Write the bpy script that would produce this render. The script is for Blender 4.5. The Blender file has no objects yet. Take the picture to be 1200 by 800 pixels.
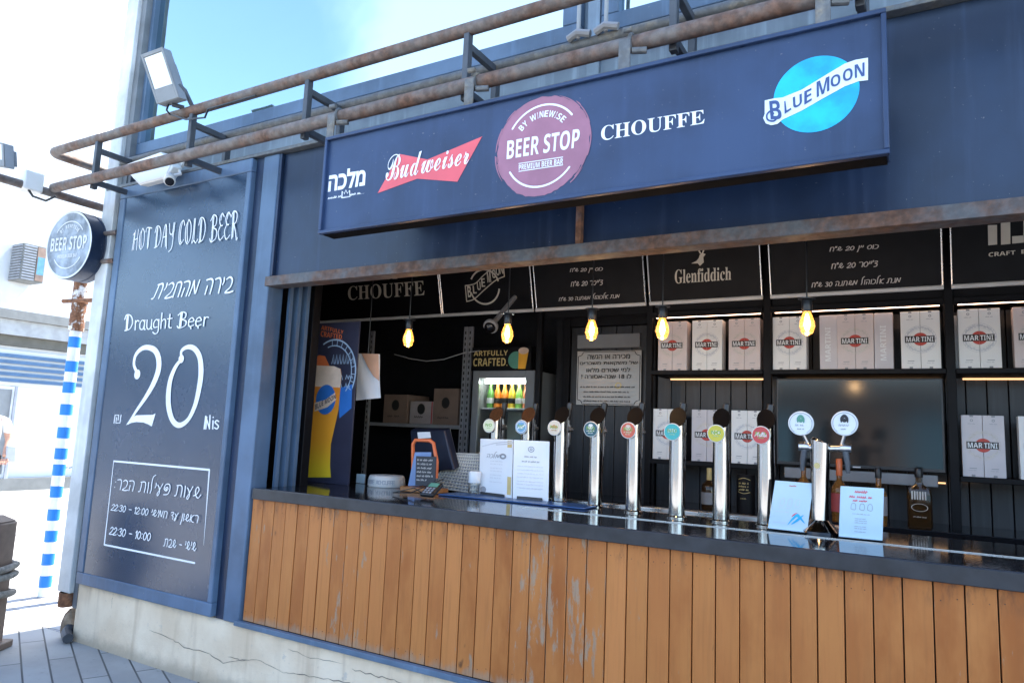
import bpy, math, random
from mathutils import Vector, Matrix
random.seed(7)
R = math.radians
S = bpy.context.scene
COL = S.collection

# ------------------------------------------------------------------ camera, sky, sun, exposure
F_PX = 833.75
ROT = ((0.8656850, 0.4988022, 0.0422586), (-0.0274546, 0.1315994, -0.9909227), (-0.4998357, 0.8566668, 0.1276181))   # right, down, forward
CAM = Vector((0.0, -2.8, 1.46))
RIGHT, DOWN, FWD = (Vector(v) for v in ROT)
cd = bpy.data.cameras.new('camera'); cam = bpy.data.objects.new('camera', cd); COL.objects.link(cam)
cd.sensor_width = 36.0; cd.lens = 36.0 * F_PX / 1200.0; cd.clip_end = 2000; cd.clip_start = 0.05
cam.matrix_world = Matrix(((RIGHT.x, -DOWN.x, -FWD.x, CAM.x), (RIGHT.y, -DOWN.y, -FWD.y, CAM.y), (RIGHT.z, -DOWN.z, -FWD.z, CAM.z), (0, 0, 0, 1)))
S.camera = cam

SUN = Vector((0.07, 0.62, 1.0)).normalized()          # direction towards the sun: behind the kiosk
W = bpy.data.worlds.new('World'); S.world = W; W.use_nodes = True
nt = W.node_tree; nt.nodes.clear()
wo = nt.nodes.new('ShaderNodeOutputWorld'); bg = nt.nodes.new('ShaderNodeBackground')
sky = nt.nodes.new('ShaderNodeTexSky'); sky.sky_type = 'NISHITA'; sky.sun_disc = False
sky.sun_elevation = math.asin(SUN.z); sky.sun_rotation = math.atan2(SUN.x, SUN.y)
sky.air_density = 1.0; sky.dust_density = 0.2; sky.ozone_density = 1.3
bg.inputs['Strength'].default_value = 0.15
tc = nt.nodes.new('ShaderNodeTexCoord')
def wmath(op, a, b=None):
    n = nt.nodes.new('ShaderNodeMath'); n.operation = op
    for i, v in enumerate((a, b)):
        if v is None: continue
        if isinstance(v, (int, float)): n.inputs[i].default_value = v
        else: nt.links.new(v, n.inputs[i])
    return n.outputs[0]
nz = nt.nodes.new('ShaderNodeTexNoise'); nz.inputs['Scale'].default_value = 2.6; nz.inputs['Detail'].default_value = 6
nt.links.new(tc.outputs['Generated'], nz.inputs['Vector'])
def bank(direction, lo, hi):                          # a bank of white cloud round one compass direction
    d = Vector(direction).normalized()
    n = nt.nodes.new('ShaderNodeVectorMath'); n.operation = 'DOT_PRODUCT'
    nt.links.new(tc.outputs['Generated'], n.inputs[0]); n.inputs[1].default_value = d
    v = wmath('ADD', n.outputs['Value'], wmath('MULTIPLY', wmath('SUBTRACT', nz.outputs['Fac'], 0.5), 0.22))
    m = nt.nodes.new('ShaderNodeMapRange'); m.interpolation_type = 'SMOOTHSTEP'
    m.inputs['From Min'].default_value = lo; m.inputs['From Max'].default_value = hi
    nt.links.new(v, m.inputs['Value']); return m.outputs[0]
cl = wmath('MAXIMUM', bank((-0.85, 0.55, 0.28), 0.72, 0.86), wmath('MULTIPLY', bank((-0.33, -0.82, 0.52), 0.945, 1.0), 0.2))
mx = nt.nodes.new('ShaderNodeMix'); mx.data_type = 'RGBA'
nt.links.new(cl, mx.inputs['Factor']); nt.links.new(sky.outputs[0], mx.inputs['A']); mx.inputs['B'].default_value = (7.5, 7.7, 8.0, 1)
nt.links.new(mx.outputs['Result'], bg.inputs['Color']); nt.links.new(bg.outputs[0], wo.inputs['Surface'])

sl = bpy.data.lights.new('sun', 'SUN'); sl.energy = 4.2; sl.angle = R(0.53); sl.color = (1.0, 0.95, 0.87)
so = bpy.data.objects.new('sun', sl); COL.objects.link(so); so.rotation_euler = SUN.to_track_quat('Z', 'Y').to_euler(); so.location = SUN * 60
S.view_settings.view_transform = 'Standard'; S.view_settings.look = 'None'; S.view_settings.gamma = 1.0
S.view_settings.exposure = 2.2
S.render.engine = 'CYCLES'
S.cycles.max_bounces = 8; S.cycles.use_denoising = True

# ------------------------------------------------------------------ pixel to place
def ray(px, py): return RIGHT * ((px - 600) / F_PX) + DOWN * ((py - 400) / F_PX) + FWD
def at(px, py, Y=0.0):
    d = ray(px, py); return CAM + d * ((Y - CAM.y) / d.y)
def atz(px, py, Z):
    d = ray(px, py); return CAM + d * ((Z - CAM.z) / d.z)
def atp(px, py, p, n):
    d = ray(px, py); return CAM + d * ((Vector(p) - CAM).dot(n) / d.dot(n))

# ------------------------------------------------------------------ materials
MATS = {}
def ng(name):
    m = bpy.data.materials.new(name); m.use_nodes = True
    t = m.node_tree; b = t.nodes['Principled BSDF']; MATS[name] = m
    return m, t, b
def noise(t, scale, detail=4, stretch=None, rough=0.55, coord='Object'):
    c = t.nodes.new('ShaderNodeTexCoord'); n = t.nodes.new('ShaderNodeTexNoise')
    n.inputs['Scale'].default_value = scale; n.inputs['Detail'].default_value = detail; n.inputs['Roughness'].default_value = rough
    if stretch:
        mp = t.nodes.new('ShaderNodeMapping'); mp.inputs['Scale'].default_value = stretch
        t.links.new(c.outputs[coord], mp.inputs['Vector']); t.links.new(mp.outputs[0], n.inputs['Vector'])
    else: t.links.new(c.outputs[coord], n.inputs['Vector'])
    return n.outputs['Fac']
def ramp(t, v, lo, hi):
    m = t.nodes.new('ShaderNodeMapRange'); m.interpolation_type = 'SMOOTHSTEP'
    m.inputs['From Min'].default_value = lo; m.inputs['From Max'].default_value = hi
    t.links.new(v, m.inputs['Value']); return m.outputs[0]
def mixc(t, f, a, b, mode='MIX'):
    n = t.nodes.new('ShaderNodeMix'); n.data_type = 'RGBA'; n.blend_type = mode
    for sock, v in (('Factor', f), ('A', a), ('B', b)):
        if isinstance(v, tuple): n.inputs[sock].default_value = (*v[:3], 1)
        elif isinstance(v, (int, float)): n.inputs[sock].default_value = v
        else: t.links.new(v, n.inputs[sock])
    return n.outputs['Result']
def mth(t, op, a, b=0.0):
    n = t.nodes.new('ShaderNodeMath'); n.operation = op
    for i, v in enumerate((a, b)):
        if isinstance(v, (int, float)): n.inputs[i].default_value = v
        else: t.links.new(v, n.inputs[i])
    return n.outputs[0]
def bump(t, b, h, strength=0.2, dist=0.01):
    n = t.nodes.new('ShaderNodeBump'); n.inputs['Strength'].default_value = strength; n.inputs['Distance'].default_value = dist
    t.links.new(h, n.inputs['Height']); t.links.new(n.outputs[0], b.inputs['Normal'])
def mat(name, col, rough=0.5, metal=0.0, var=0.12, scale=6.0, bmp=0.0, spec=0.5, rvar=0.08, coat=0.0):
    m, t, b = ng(name)
    f = noise(t, scale, 5)
    lo = tuple(max(0, c * (1 - var)) for c in col); hi = tuple(min(1, c * (1 + var)) for c in col)
    t.links.new(mixc(t, ramp(t, f, 0.3, 0.7), lo, hi), b.inputs['Base Color'])
    b.inputs['Metallic'].default_value = metal; b.inputs['Specular IOR Level'].default_value = spec
    if rvar:
        f2 = noise(t, scale * 2.3, 4)
        t.links.new(mth(t, 'ADD', mth(t, 'MULTIPLY', mth(t, 'SUBTRACT', f2, 0.5), rvar * 2), rough), b.inputs['Roughness'])
    else: b.inputs['Roughness'].default_value = rough
    if coat: b.inputs['Coat Weight'].default_value = coat; b.inputs['Coat Roughness'].default_value = 0.08
    if bmp: bump(t, b, noise(t, scale * 6, 4), bmp, 0.004)
    return m
def emis(name, col, strength):
    m, t, b = ng(name)
    b.inputs['Base Color'].default_value = (*col, 1); b.inputs['Emission Color'].default_value = (*col, 1); b.inputs['Emission Strength'].default_value = strength
    return m
def painted(name, col, rough, dirt=(0.30, 0.28, 0.25), amount=0.35, streak=0.3, spec=0.5):
    """painted steel: rain streaks, dust specks and chips"""
    m, t, b = ng(name)
    n1 = noise(t, 2.2, 5); st = noise(t, 5.0, 5, (4, 4, 0.25)); sp = noise(t, 70, 3)
    c = mixc(t, ramp(t, n1, 0.3, 0.7), tuple(x * 0.72 for x in col), tuple(x * 1.28 for x in col))
    c = mixc(t, mth(t, 'MULTIPLY', ramp(t, st, 0.5, 0.8), streak), c, tuple(min(1, x * 1.9 + 0.015) for x in col))
    c = mixc(t, mth(t, 'MULTIPLY', ramp(t, sp, 0.69, 0.76), amount), c, dirt)
    t.links.new(c, b.inputs['Base Color']); b.inputs['Specular IOR Level'].default_value = spec
    t.links.new(mth(t, 'ADD', mth(t, 'MULTIPLY', mth(t, 'SUBTRACT', st, 0.5), 0.25), rough), b.inputs['Roughness'])
    bump(t, b, mth(t, 'ADD', n1, mth(t, 'MULTIPLY', sp, 0.05)), 0.12, 0.01)
    return m
def rusty(name, paint, rust=(0.20, 0.085, 0.04), lo=0.46, hi=0.56, scale=7.0):
    m, t, b = ng(name)
    n1 = noise(t, scale, 8, None, 0.68); n2 = noise(t, scale * 5, 5); n3 = noise(t, 1.6, 3)
    msk = ramp(t, mth(t, 'ADD', n1, mth(t, 'MULTIPLY', mth(t, 'SUBTRACT', n3, 0.5), 0.35)), lo, hi)
    rc = mixc(t, ramp(t, n2, 0.35, 0.65), tuple(x * 0.65 for x in rust), tuple(x * 1.25 for x in rust))
    rc = mixc(t, mth(t, 'MULTIPLY', ramp(t, n2, 0.6, 0.75), 0.6), rc, tuple(x * 1.9 for x in rust))
    pc = mixc(t, ramp(t, n2, 0.4, 0.65), paint, tuple(min(1, x * 1.35) for x in paint))
    t.links.new(mixc(t, msk, pc, rc), b.inputs['Base Color'])
    t.links.new(mth(t, 'ADD', mth(t, 'MULTIPLY', msk, 0.3), 0.5), b.inputs['Roughness'])
    bump(t, b, mth(t, 'ADD', msk, n2), 0.35, 0.003)
    return m

M = {}
M['navy'] = painted('navy_steel_paint', (0.013, 0.026, 0.058), 0.36, amount=0.5, streak=0.45, spec=0.4)
M['steelblue'] = painted('blue_grey_steel_paint', (0.10, 0.15, 0.215), 0.45, spec=0.4, amount=0.5)
M['frameblue'] = painted('blue_frame_paint', (0.078, 0.126, 0.198), 0.42, amount=0.5, spec=0.4)
M['upper'] = painted('upper_wall_paint', (0.21, 0.275, 0.35), 0.5, streak=0.6, spec=0.4)
M['sign'] = painted('sign_face_vinyl', (0.025, 0.047, 0.106), 0.38, amount=0.3, streak=0.2, spec=0.35)
M['signshade'] = mat('sign_underside_shade', (0.005, 0.005, 0.006), 0.8, spec=0.08)  # near-black: shade below the sign put into the colour
M['board'] = mat('glossy_board', (0.011, 0.035, 0.076), 0.27, var=0.1, scale=2, rvar=0.03, spec=0.5); MATS['glossy_board'].node_tree.nodes['Principled BSDF'].inputs['IOR'].default_value = 1.72  # blue of the reflected sky put into the base colour
M['rustpipe'] = rusty('rusted_galvanised_pipe', (0.125, 0.112, 0.105), rust=(0.14, 0.072, 0.046), lo=0.30, hi=0.70, scale=6)
M['rustbeam'] = rusty('rusted_blue_beam', (0.075, 0.075, 0.078), rust=(0.125, 0.06, 0.035), lo=0.34, hi=0.66, scale=6)
M['rustdeep'] = rusty('deep_rust', (0.16, 0.10, 0.08), lo=0.25, hi=0.45)
M['rustwhite'] = rusty('rust_under_flaking_white', (0.6, 0.58, 0.55), lo=0.42, hi=0.5, scale=14)
M['darksteel'] = mat('dark_steel', (0.055, 0.062, 0.075), 0.5, var=0.3)
M['wallrail'] = rusty('weathered_dark_rail', (0.10, 0.105, 0.11), rust=(0.2, 0.17, 0.13), lo=0.5, hi=0.7)
M['black'] = mat('black_paint', (0.0045, 0.0045, 0.006), 0.55, var=0.25, spec=0.2)
M['blackgloss'] = mat('black_gloss', (0.010, 0.010, 0.012), 0.12, var=0.1, rvar=0.03)
M['blackplastic'] = mat('black_plastic', (0.015, 0.015, 0.017), 0.35)
M['inside'] = mat('dark_interior', (0.007, 0.008, 0.011), 0.6, var=0.3, spec=0.3)
M['white'] = mat('white_lettering', (0.82, 0.83, 0.84), 0.45, var=0.03)
M['cream'] = mat('cream_lettering', (0.66, 0.62, 0.52), 0.55, var=0.06)
M['chalk'] = mat('chalk_white', (0.62, 0.58, 0.54), 0.7, var=0.1, scale=60)
M['warmwhite'] = mat('white_plastic', (0.74, 0.73, 0.70), 0.4, var=0.05)
M['cable'] = mat('grey_cable', (0.30, 0.30, 0.30), 0.6)
M['pinkdisc'] = mat('faded_plum_print', (0.33, 0.135, 0.195), 0.5, var=0.1, scale=9)
M['budred'] = mat('bow_tie_red', (0.72, 0.10, 0.12), 0.45, var=0.05)
M['moonblue'] = mat('moon_blue', (0.0, 0.42, 0.76), 0.42, var=0.25, scale=10)
M['palebanner'] = mat('pale_banner', (0.72, 0.80, 0.86), 0.45, var=0.03)
M['navyletter'] = mat('navy_lettering', (0.035, 0.075, 0.22), 0.45, var=0.05)
M['greydisc'] = mat('round_sign_face', (0.26, 0.30, 0.35), 0.55, var=0.5, scale=8)
M['chrome'] = mat('polished_steel', (0.46, 0.455, 0.45), 0.10, 1.0, var=0.04, rvar=0.03)
M['steel'] = mat('brushed_steel', (0.55, 0.55, 0.55), 0.28, 1.0, var=0.08)
M['capwarm'] = mat('cap_warm_reflection', (0.42, 0.19, 0.09), 0.25, 0.8, var=0.2)  # reflection of the warm lights put into the cap colour
M['capdark'] = mat('dark_cap', (0.006, 0.005, 0.005), 0.5, var=0.2, spec=0.12)
M['boxwhite'] = mat('white_carton', (0.86, 0.85, 0.83), 0.5, var=0.03)
M['boxpink'] = mat('rose_carton', (0.72, 0.62, 0.60), 0.5, var=0.05)
M['boxlilac'] = mat('lilac_carton', (0.64, 0.60, 0.62), 0.5, var=0.05)
M['redprint'] = mat('red_print', (0.55, 0.06, 0.04), 0.5, var=0.05)
M['blackprint'] = mat('black_print', (0.02, 0.02, 0.02), 0.5)
M['greyprint'] = mat('grey_print', (0.30, 0.31, 0.34), 0.6)
M['paleprint'] = mat('pale_print', (0.58, 0.60, 0.64), 0.6)
M['paper'] = mat('paper_sheet', (0.74, 0.77, 0.80), 0.35, var=0.03, scale=3)
M['bluepaper'] = mat('pale_blue_sheet', (0.50, 0.66, 0.76), 0.3, var=0.05, scale=3)
M['notice'] = mat('laminated_notice', (0.44, 0.42, 0.40), 0.25, var=0.06)
M['rope'] = mat('weathered_rope', (0.30, 0.27, 0.23), 0.9, var=0.3, scale=40, bmp=0.6)
M['bollard'] = mat('brown_bollard_paint', (0.17, 0.11, 0.08), 0.6, var=0.2, scale=9)
M['ledwarm'] = emis('led_strip_glow', (1.0, 0.62, 0.42), 2.4)
M['ledamber'] = emis('amber_strip_glow', (1.0, 0.56, 0.26), 0.38)
M['filament'] = emis('bulb_glow', (1.0, 0.62, 0.22), 7.0)
M['filcore'] = emis('filament_core', (1.0, 0.74, 0.36), 40.0)
M['fridgelight'] = emis('fridge_tube_glow', (0.92, 1.0, 0.92), 6.0)
M['fridgein'] = mat('fridge_liner', (0.58, 0.66, 0.58), 0.4)
M['fridgegrey'] = mat('fridge_frame', (0.20, 0.21, 0.22), 0.4, var=0.08)
M['tv'] = mat('tv_screen', (0.008, 0.009, 0.011), 0.12, var=0.1, rvar=0.01, spec=0.5)
M['bamat'] = mat('blue_rubber_mat', (0.03, 0.09, 0.24), 0.3, var=0.1)
M['orange'] = mat('orange_plastic', (0.70, 0.16, 0.05), 0.35, var=0.06)
M['woodbase'] = mat('varnished_base', (0.36, 0.15, 0.05), 0.35, var=0.2, scale=20)
M['bluecard'] = mat('blue_card', (0.16, 0.26, 0.48), 0.5)
M['slate'] = mat('slate_card', (0.025, 0.028, 0.035), 0.6)
M['navyplastic'] = mat('navy_plastic', (0.012, 0.016, 0.032), 0.35)
M['weave'] = mat('white_weave', (0.52, 0.50, 0.45), 0.6)
M['plaster'] = mat('sunlit_plaster', (0.60, 0.61, 0.62), 0.8, var=0.06, scale=1)
M['bezelgrey'] = mat('floodlight_bezel', (0.19, 0.19, 0.185), 0.5)
M['palegrey2'] = mat('cast_stone', (0.50, 0.49, 0.47), 0.6)
M['crackdark'] = mat('nail_rust', (0.07, 0.035, 0.02), 0.7)
M['greyfascia'] = mat('grey_fascia', (0.19, 0.19, 0.18), 0.7)
M['palefascia'] = mat('pale_fascia', (0.33, 0.34, 0.35), 0.7)
M['palegrey'] = mat('pale_panel', (0.66, 0.68, 0.70), 0.6)
M['darkgap'] = mat('dark_soffit', (0.10, 0.095, 0.08), 0.8)
M['stripe'] = mat('awning_blue', (0.055, 0.12, 0.22), 0.6)
M['poleblue'] = mat('pole_blue_band', (0.01, 0.20, 0.62), 0.4, var=0.08)
M['polewhite'] = mat('pole_white_band', (0.80, 0.80, 0.80), 0.5, var=0.05)
M['brick'] = mat('brick_reveal', (0.30, 0.20, 0.15), 0.8)
M['bluewin'] = mat('blue_window', (0.12, 0.28, 0.40), 0.2)
M['gutter'] = painted('pale_gutter', (0.52, 0.54, 0.54), 0.5, streak=0.4)
M['gapshade'] = mat('downpipe_gap_shade', (0.13, 0.145, 0.16), 0.6, var=0.2)  # dark tone stands in for shade in the gap beside the downpipe
M['stone'] = mat('rough_stone', (0.30, 0.22, 0.15), 0.9, var=0.35, scale=14, bmp=0.8)
M['skin'] = mat('skin', (0.52, 0.27, 0.18), 0.5, var=0.05)
M['cloth'] = mat('white_cloth', (0.74, 0.73, 0.72), 0.8, var=0.06)
M['towel'] = mat('white_sheet', (0.84, 0.84, 0.86), 0.7, var=0.04)
M['peach'] = mat('peach_print', (0.72, 0.42, 0.28), 0.6, var=0.08)
M['clothdark'] = mat('dark_cloth', (0.04, 0.04, 0.045), 0.8)
M['bag'] = mat('grey_bag', (0.42, 0.43, 0.44), 0.6)
M['hair'] = mat('brown_hair', (0.10, 0.05, 0.03), 0.6)
M['cardboard'] = mat('brown_cardboard', (0.20, 0.14, 0.11), 0.75)
M['cartonwhite'] = mat('printed_carton', (0.36, 0.32, 0.32), 0.6)
M['cartonred'] = mat('red_carton_edge', (0.42, 0.07, 0.07), 0.6)
M['rack'] = mat('grey_rack', (0.27, 0.275, 0.29), 0.5)
M['amber'] = mat('beer_amber', (0.90, 0.40, 0.03), 0.4, var=0.25, scale=4)
M['foam'] = mat('beer_foam', (0.78, 0.58, 0.44), 0.6)
M['postbg'] = mat('poster_navy', (0.035, 0.035, 0.06), 0.35)
M['postline'] = mat('poster_pale_line', (0.36, 0.48, 0.62), 0.5)
M['postblue'] = mat('poster_blue', (0.03, 0.16, 0.50), 0.45)
M['crackmat'] = mat('crack_line', (0.20, 0.165, 0.13), 0.9)  # dark line colour of the plinth cracks
M['ochre'] = mat('ochre_print', (0.62, 0.48, 0.20), 0.5)
M['foliageprint'] = mat('green_print', (0.10, 0.30, 0.22), 0.5)

def beerprint():
    m, t, b = ng('printed_beer_gradient')
    c = t.nodes.new('ShaderNodeTexCoord'); sx = t.nodes.new('ShaderNodeSeparateXYZ'); t.links.new(c.outputs['Object'], sx.inputs[0])
    k = mixc(t, ramp(t, sx.outputs['Z'], 0.02, 0.30), (0.80, 0.56, 0.03), (0.88, 0.36, 0.03)); k = mixc(t, ramp(t, sx.outputs['Z'], 0.30, 0.62), k, (0.80, 0.25, 0.03))
    t.links.new(k, b.inputs['Base Color']); b.inputs['Roughness'].default_value = 0.35
    return m
M['beerprint'] = beerprint()
def wood():
    m, t, b = ng('orange_plank_wood')
    g = t.nodes.new('ShaderNodeNewGeometry'); rnd = g.outputs['Random Per Island']
    c = t.nodes.new('ShaderNodeTexCoord'); cmb = t.nodes.new('ShaderNodeCombineXYZ'); t.links.new(mth(t, 'MULTIPLY', rnd, 37.0), cmb.inputs[2])
    add = t.nodes.new('ShaderNodeVectorMath'); add.operation = 'ADD'; t.links.new(c.outputs['Object'], add.inputs[0]); t.links.new(cmb.outputs[0], add.inputs[1])
    def n(scale, st, det=5, ro=0.6):
        mp = t.nodes.new('ShaderNodeMapping'); mp.inputs['Scale'].default_value = st; t.links.new(add.outputs[0], mp.inputs['Vector'])
        k = t.nodes.new('ShaderNodeTexNoise'); k.inputs['Scale'].default_value = scale; k.inputs['Detail'].default_value = det; k.inputs['Roughness'].default_value = ro
        t.links.new(mp.outputs[0], k.inputs['Vector']); return k.outputs['Fac']
    grain = n(60, (1, 1, 0.05)); cloud = n(5, (1, 1, 0.35)); wear = n(16, (1.2, 1, 0.32), 7, 0.68); knot = n(9, (1, 1, 0.6), 2)
    base = mixc(t, rnd, (0.29, 0.080, 0.017), (0.56, 0.210, 0.064))
    base = mixc(t, ramp(t, cloud, 0.3, 0.7), base, (0.50, 0.190, 0.054))
    base = mixc(t, mth(t, 'MULTIPLY', ramp(t, grain, 0.45, 0.75), 0.35), base, (0.30, 0.11, 0.035))
    base = mixc(t, ramp(t, knot, 0.74, 0.79), base, (0.14, 0.06, 0.025))
    sx = t.nodes.new('ShaderNodeSeparateXYZ'); t.links.new(c.outputs['Object'], sx.inputs[0])
    low = mth(t, 'SUBTRACT', 1.0, ramp(t, mth(t, 'ADD', sx.outputs['Z'], mth(t, 'MULTIPLY', wear, -0.16)), -0.062, -0.02))       # splash-worn foot of the boards
    band = mth(t, 'MULTIPLY', ramp(t, sx.outputs['X'], -0.75, -0.45), mth(t, 'SUBTRACT', 1.0, ramp(t, sx.outputs['X'], -0.3, 0.1)))   # boards the crowd leans on, in the middle of the bar
    b2 = mth(t, 'MULTIPLY', ramp(t, sx.outputs['X'], -1.75, -1.6), mth(t, 'SUBTRACT', 1.0, ramp(t, sx.outputs['X'], -1.5, -1.3)))
    msk = mth(t, 'MAXIMUM', mth(t, 'MULTIPLY', low, 0.7), ramp(t, mth(t, 'ADD', wear, mth(t, 'MULTIPLY', mth(t, 'MAXIMUM', band, mth(t, 'MULTIPLY', b2, 0.8)), 0.112)), 0.64, 0.71))
    grey = mixc(t, ramp(t, grain, 0.35, 0.7), (0.36, 0.27, 0.185), (0.28, 0.21, 0.145))
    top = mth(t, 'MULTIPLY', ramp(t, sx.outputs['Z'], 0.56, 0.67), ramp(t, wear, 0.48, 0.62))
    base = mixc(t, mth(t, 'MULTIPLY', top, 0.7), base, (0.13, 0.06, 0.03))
    t.links.new(mixc(t, mth(t, 'MULTIPLY', msk, 0.8), base, grey), b.inputs['Base Color']); b.inputs['Specular IOR Level'].default_value = 0.22
    t.links.new(mth(t, 'ADD', mth(t, 'MULTIPLY', msk, 0.35), 0.36), b.inputs['Roughness'])
    bump(t, b, mth(t, 'ADD', grain, mth(t, 'MULTIPLY', msk, -0.6)), 0.15, 0.003)
    return m
M['wood'] = wood()
def darkwood():
    m, t, b = ng('charred_plank_wall')
    g = t.nodes.new('ShaderNodeNewGeometry'); gr = noise(t, 40, 5, (1, 1, 0.06)); kn = noise(t, 5, 4)
    c = mixc(t, g.outputs['Random Per Island'], (0.006, 0.0075, 0.010), (0.015, 0.0165, 0.022))
    c = mixc(t, mth(t, 'MULTIPLY', ramp(t, gr, 0.45, 0.75), 0.5), c, (0.045, 0.047, 0.056)); c = mixc(t, ramp(t, kn, 0.68, 0.78), c, (0.01, 0.01, 0.012))
    t.links.new(c, b.inputs['Base Color']); b.inputs['Roughness'].default_value = 0.42; bump(t, b, gr, 0.2, 0.003)
    return m
M['darkwood'] = darkwood()
def concrete():
    m, t, b = ng('rendered_plinth')
    a = noise(t, 3, 6); s = noise(t, 3.0, 5, (3, 3, 0.3)); f = noise(t, 45, 5); p = noise(t, 7, 7, None, 0.7)
    c = mixc(t, ramp(t, a, 0.3, 0.7), (0.70, 0.54, 0.37), (0.84, 0.69, 0.505))
    c = mixc(t, mth(t, 'MULTIPLY', ramp(t, s, 0.52, 0.72), 0.6), c, (0.52, 0.38, 0.25))
    c = mixc(t, mth(t, 'MULTIPLY', ramp(t, p, 0.62, 0.68), 0.5), c, (0.42, 0.40, 0.38))
    c = mixc(t, mth(t, 'MULTIPLY', ramp(t, f, 0.6, 0.75), 0.3), c, (0.34, 0.30, 0.26))
    tz = t.nodes.new('ShaderNodeTexCoord'); sz = t.nodes.new('ShaderNodeSeparateXYZ'); t.links.new(tz.outputs['Object'], sz.inputs[0])
    foot = mth(t, 'SUBTRACT', 1.0, ramp(t, mth(t, 'ADD', sz.outputs['Z'], mth(t, 'MULTIPLY', p, -0.12)), -0.05, 0.04))   # splash dirt along the foot
    head = ramp(t, mth(t, 'ADD', sz.outputs['Z'], mth(t, 'MULTIPLY', p, 0.10)), 0.375, 0.42)                            # crumbling mortar under the frame
    c = mixc(t, mth(t, 'MULTIPLY', foot, 0.6), c, (0.27, 0.22, 0.16)); c = mixc(t, mth(t, 'MULTIPLY', head, 0.55), c, (0.36, 0.33, 0.28))
    t.links.new(c, b.inputs['Base Color']); b.inputs['Roughness'].default_value = 0.85
    bump(t, b, mth(t, 'ADD', mth(t, 'ADD', a, p), mth(t, 'MULTIPLY', f, 0.3)), 0.4, 0.012)
    return m
M['concrete'] = concrete()
def pavers(name, c1, c2, mortar, bw, rh, ang, off=0.5, ms=0.006):
    m, t, b = ng(name)
    c = t.nodes.new('ShaderNodeTexCoord'); mp = t.nodes.new('ShaderNodeMapping'); mp.inputs['Rotation'].default_value = (0, 0, ang)
    t.links.new(c.outputs['Object'], mp.inputs['Vector'])
    br = t.nodes.new('ShaderNodeTexBrick'); br.offset = off; t.links.new(mp.outputs[0], br.inputs['Vector'])
    br.inputs['Color1'].default_value = (*c1, 1); br.inputs['Color2'].default_value = (*c2, 1); br.inputs['Mortar'].default_value = (*mortar, 1)
    br.inputs['Scale'].default_value = 1.0; br.inputs['Brick Width'].default_value = bw; br.inputs['Row Height'].default_value = rh; br.inputs['Mortar Size'].default_value = ms; br.inputs['Mortar Smooth'].default_value = 0.4
    n1 = noise(t, 3, 6); n2 = noise(t, 30, 5)
    col = mixc(t, mth(t, 'MULTIPLY', ramp(t, n1, 0.35, 0.7), 0.35), br.outputs['Color'], tuple(x * 0.6 for x in c1))
    col = mixc(t, mth(t, 'MULTIPLY', ramp(t, n2, 0.6, 0.75), 0.45), col, tuple(x * 0.45 for x in c1))
    t.links.new(col, b.inputs['Base Color']); b.inputs['Roughness'].default_value = 0.75
    bump(t, b, mth(t, 'ADD', mth(t, 'MULTIPLY', br.outputs['Fac'], -1.0), mth(t, 'MULTIPLY', n2, 0.3)), 0.5, 0.006)
    return m
M['planktile'] = pavers('plank_pavers', (0.32, 0.305, 0.285), (0.40, 0.385, 0.36), (0.06, 0.06, 0.06), 0.9, 0.135, R(24.5))
M['smalltile'] = pavers('small_pavers', (0.32, 0.32, 0.33), (0.40, 0.40, 0.40), (0.12, 0.12, 0.13), 0.20, 0.10, R(-8))
M['ground'] = pavers('promenade_paving', (0.36, 0.355, 0.34), (0.40, 0.395, 0.38), (0.13, 0.125, 0.12), 3.0, 1.5, R(20), ms=0.012)
def glassmat():
    m, t, b = ng('reflective_window_glass')
    b.inputs['Base Color'].default_value = (0.50, 0.615, 0.625, 1); b.inputs['Metallic'].default_value = 1.0; b.inputs['Roughness'].default_value = 0.03
    bump(t, b, noise(t, 1.2, 3), 0.06, 0.05)
    return m
M['winglass'] = glassmat()
def clear(name, col, rough=0.03, trans=1.0):
    m, t, b = ng(name)
    b.inputs['Base Color'].default_value = (*col, 1); b.inputs['Transmission Weight'].default_value = trans; b.inputs['Roughness'].default_value = rough; b.inputs['IOR'].default_value = 1.45
    return m
M['glass'] = clear('clear_glass', (0.95, 0.97, 0.97))
M['bulbglass'] = clear('amber_bulb_glass', (1.0, 0.74, 0.40), 0.02, 0.85); _b = MATS['amber_bulb_glass'].node_tree.nodes['Principled BSDF']; _b.inputs['Emission Color'].default_value = (1.0, 0.36, 0.05, 1); _b.inputs['Emission Strength'].default_value = 0.14
M['brownglass'] = clear('brown_bottle_glass', (0.10, 0.05, 0.02), 0.06, 0.6)
M['amberglass'] = clear('amber_bottle_glass', (0.50, 0.22, 0.06), 0.06, 0.6)
def counter():
    m, t, b = ng('glossy_black_countertop')
    f = noise(t, 9, 5); s = noise(t, 60, 4)
    t.links.new(mixc(t, ramp(t, f, 0.35, 0.7), (0.014, 0.014, 0.017), (0.028, 0.027, 0.03)), b.inputs['Base Color'])
    t.links.new(mth(t, 'ADD', mth(t, 'MULTIPLY', ramp(t, s, 0.4, 0.8), 0.10), 0.07), b.inputs['Roughness']); b.inputs['Specular IOR Level'].default_value = 0.8
    return m
M['counter'] = counter()
M['counteredge'] = mat('worn_counter_edge', (0.019, 0.0195, 0.023), 0.45, var=0.4, scale=12)

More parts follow.
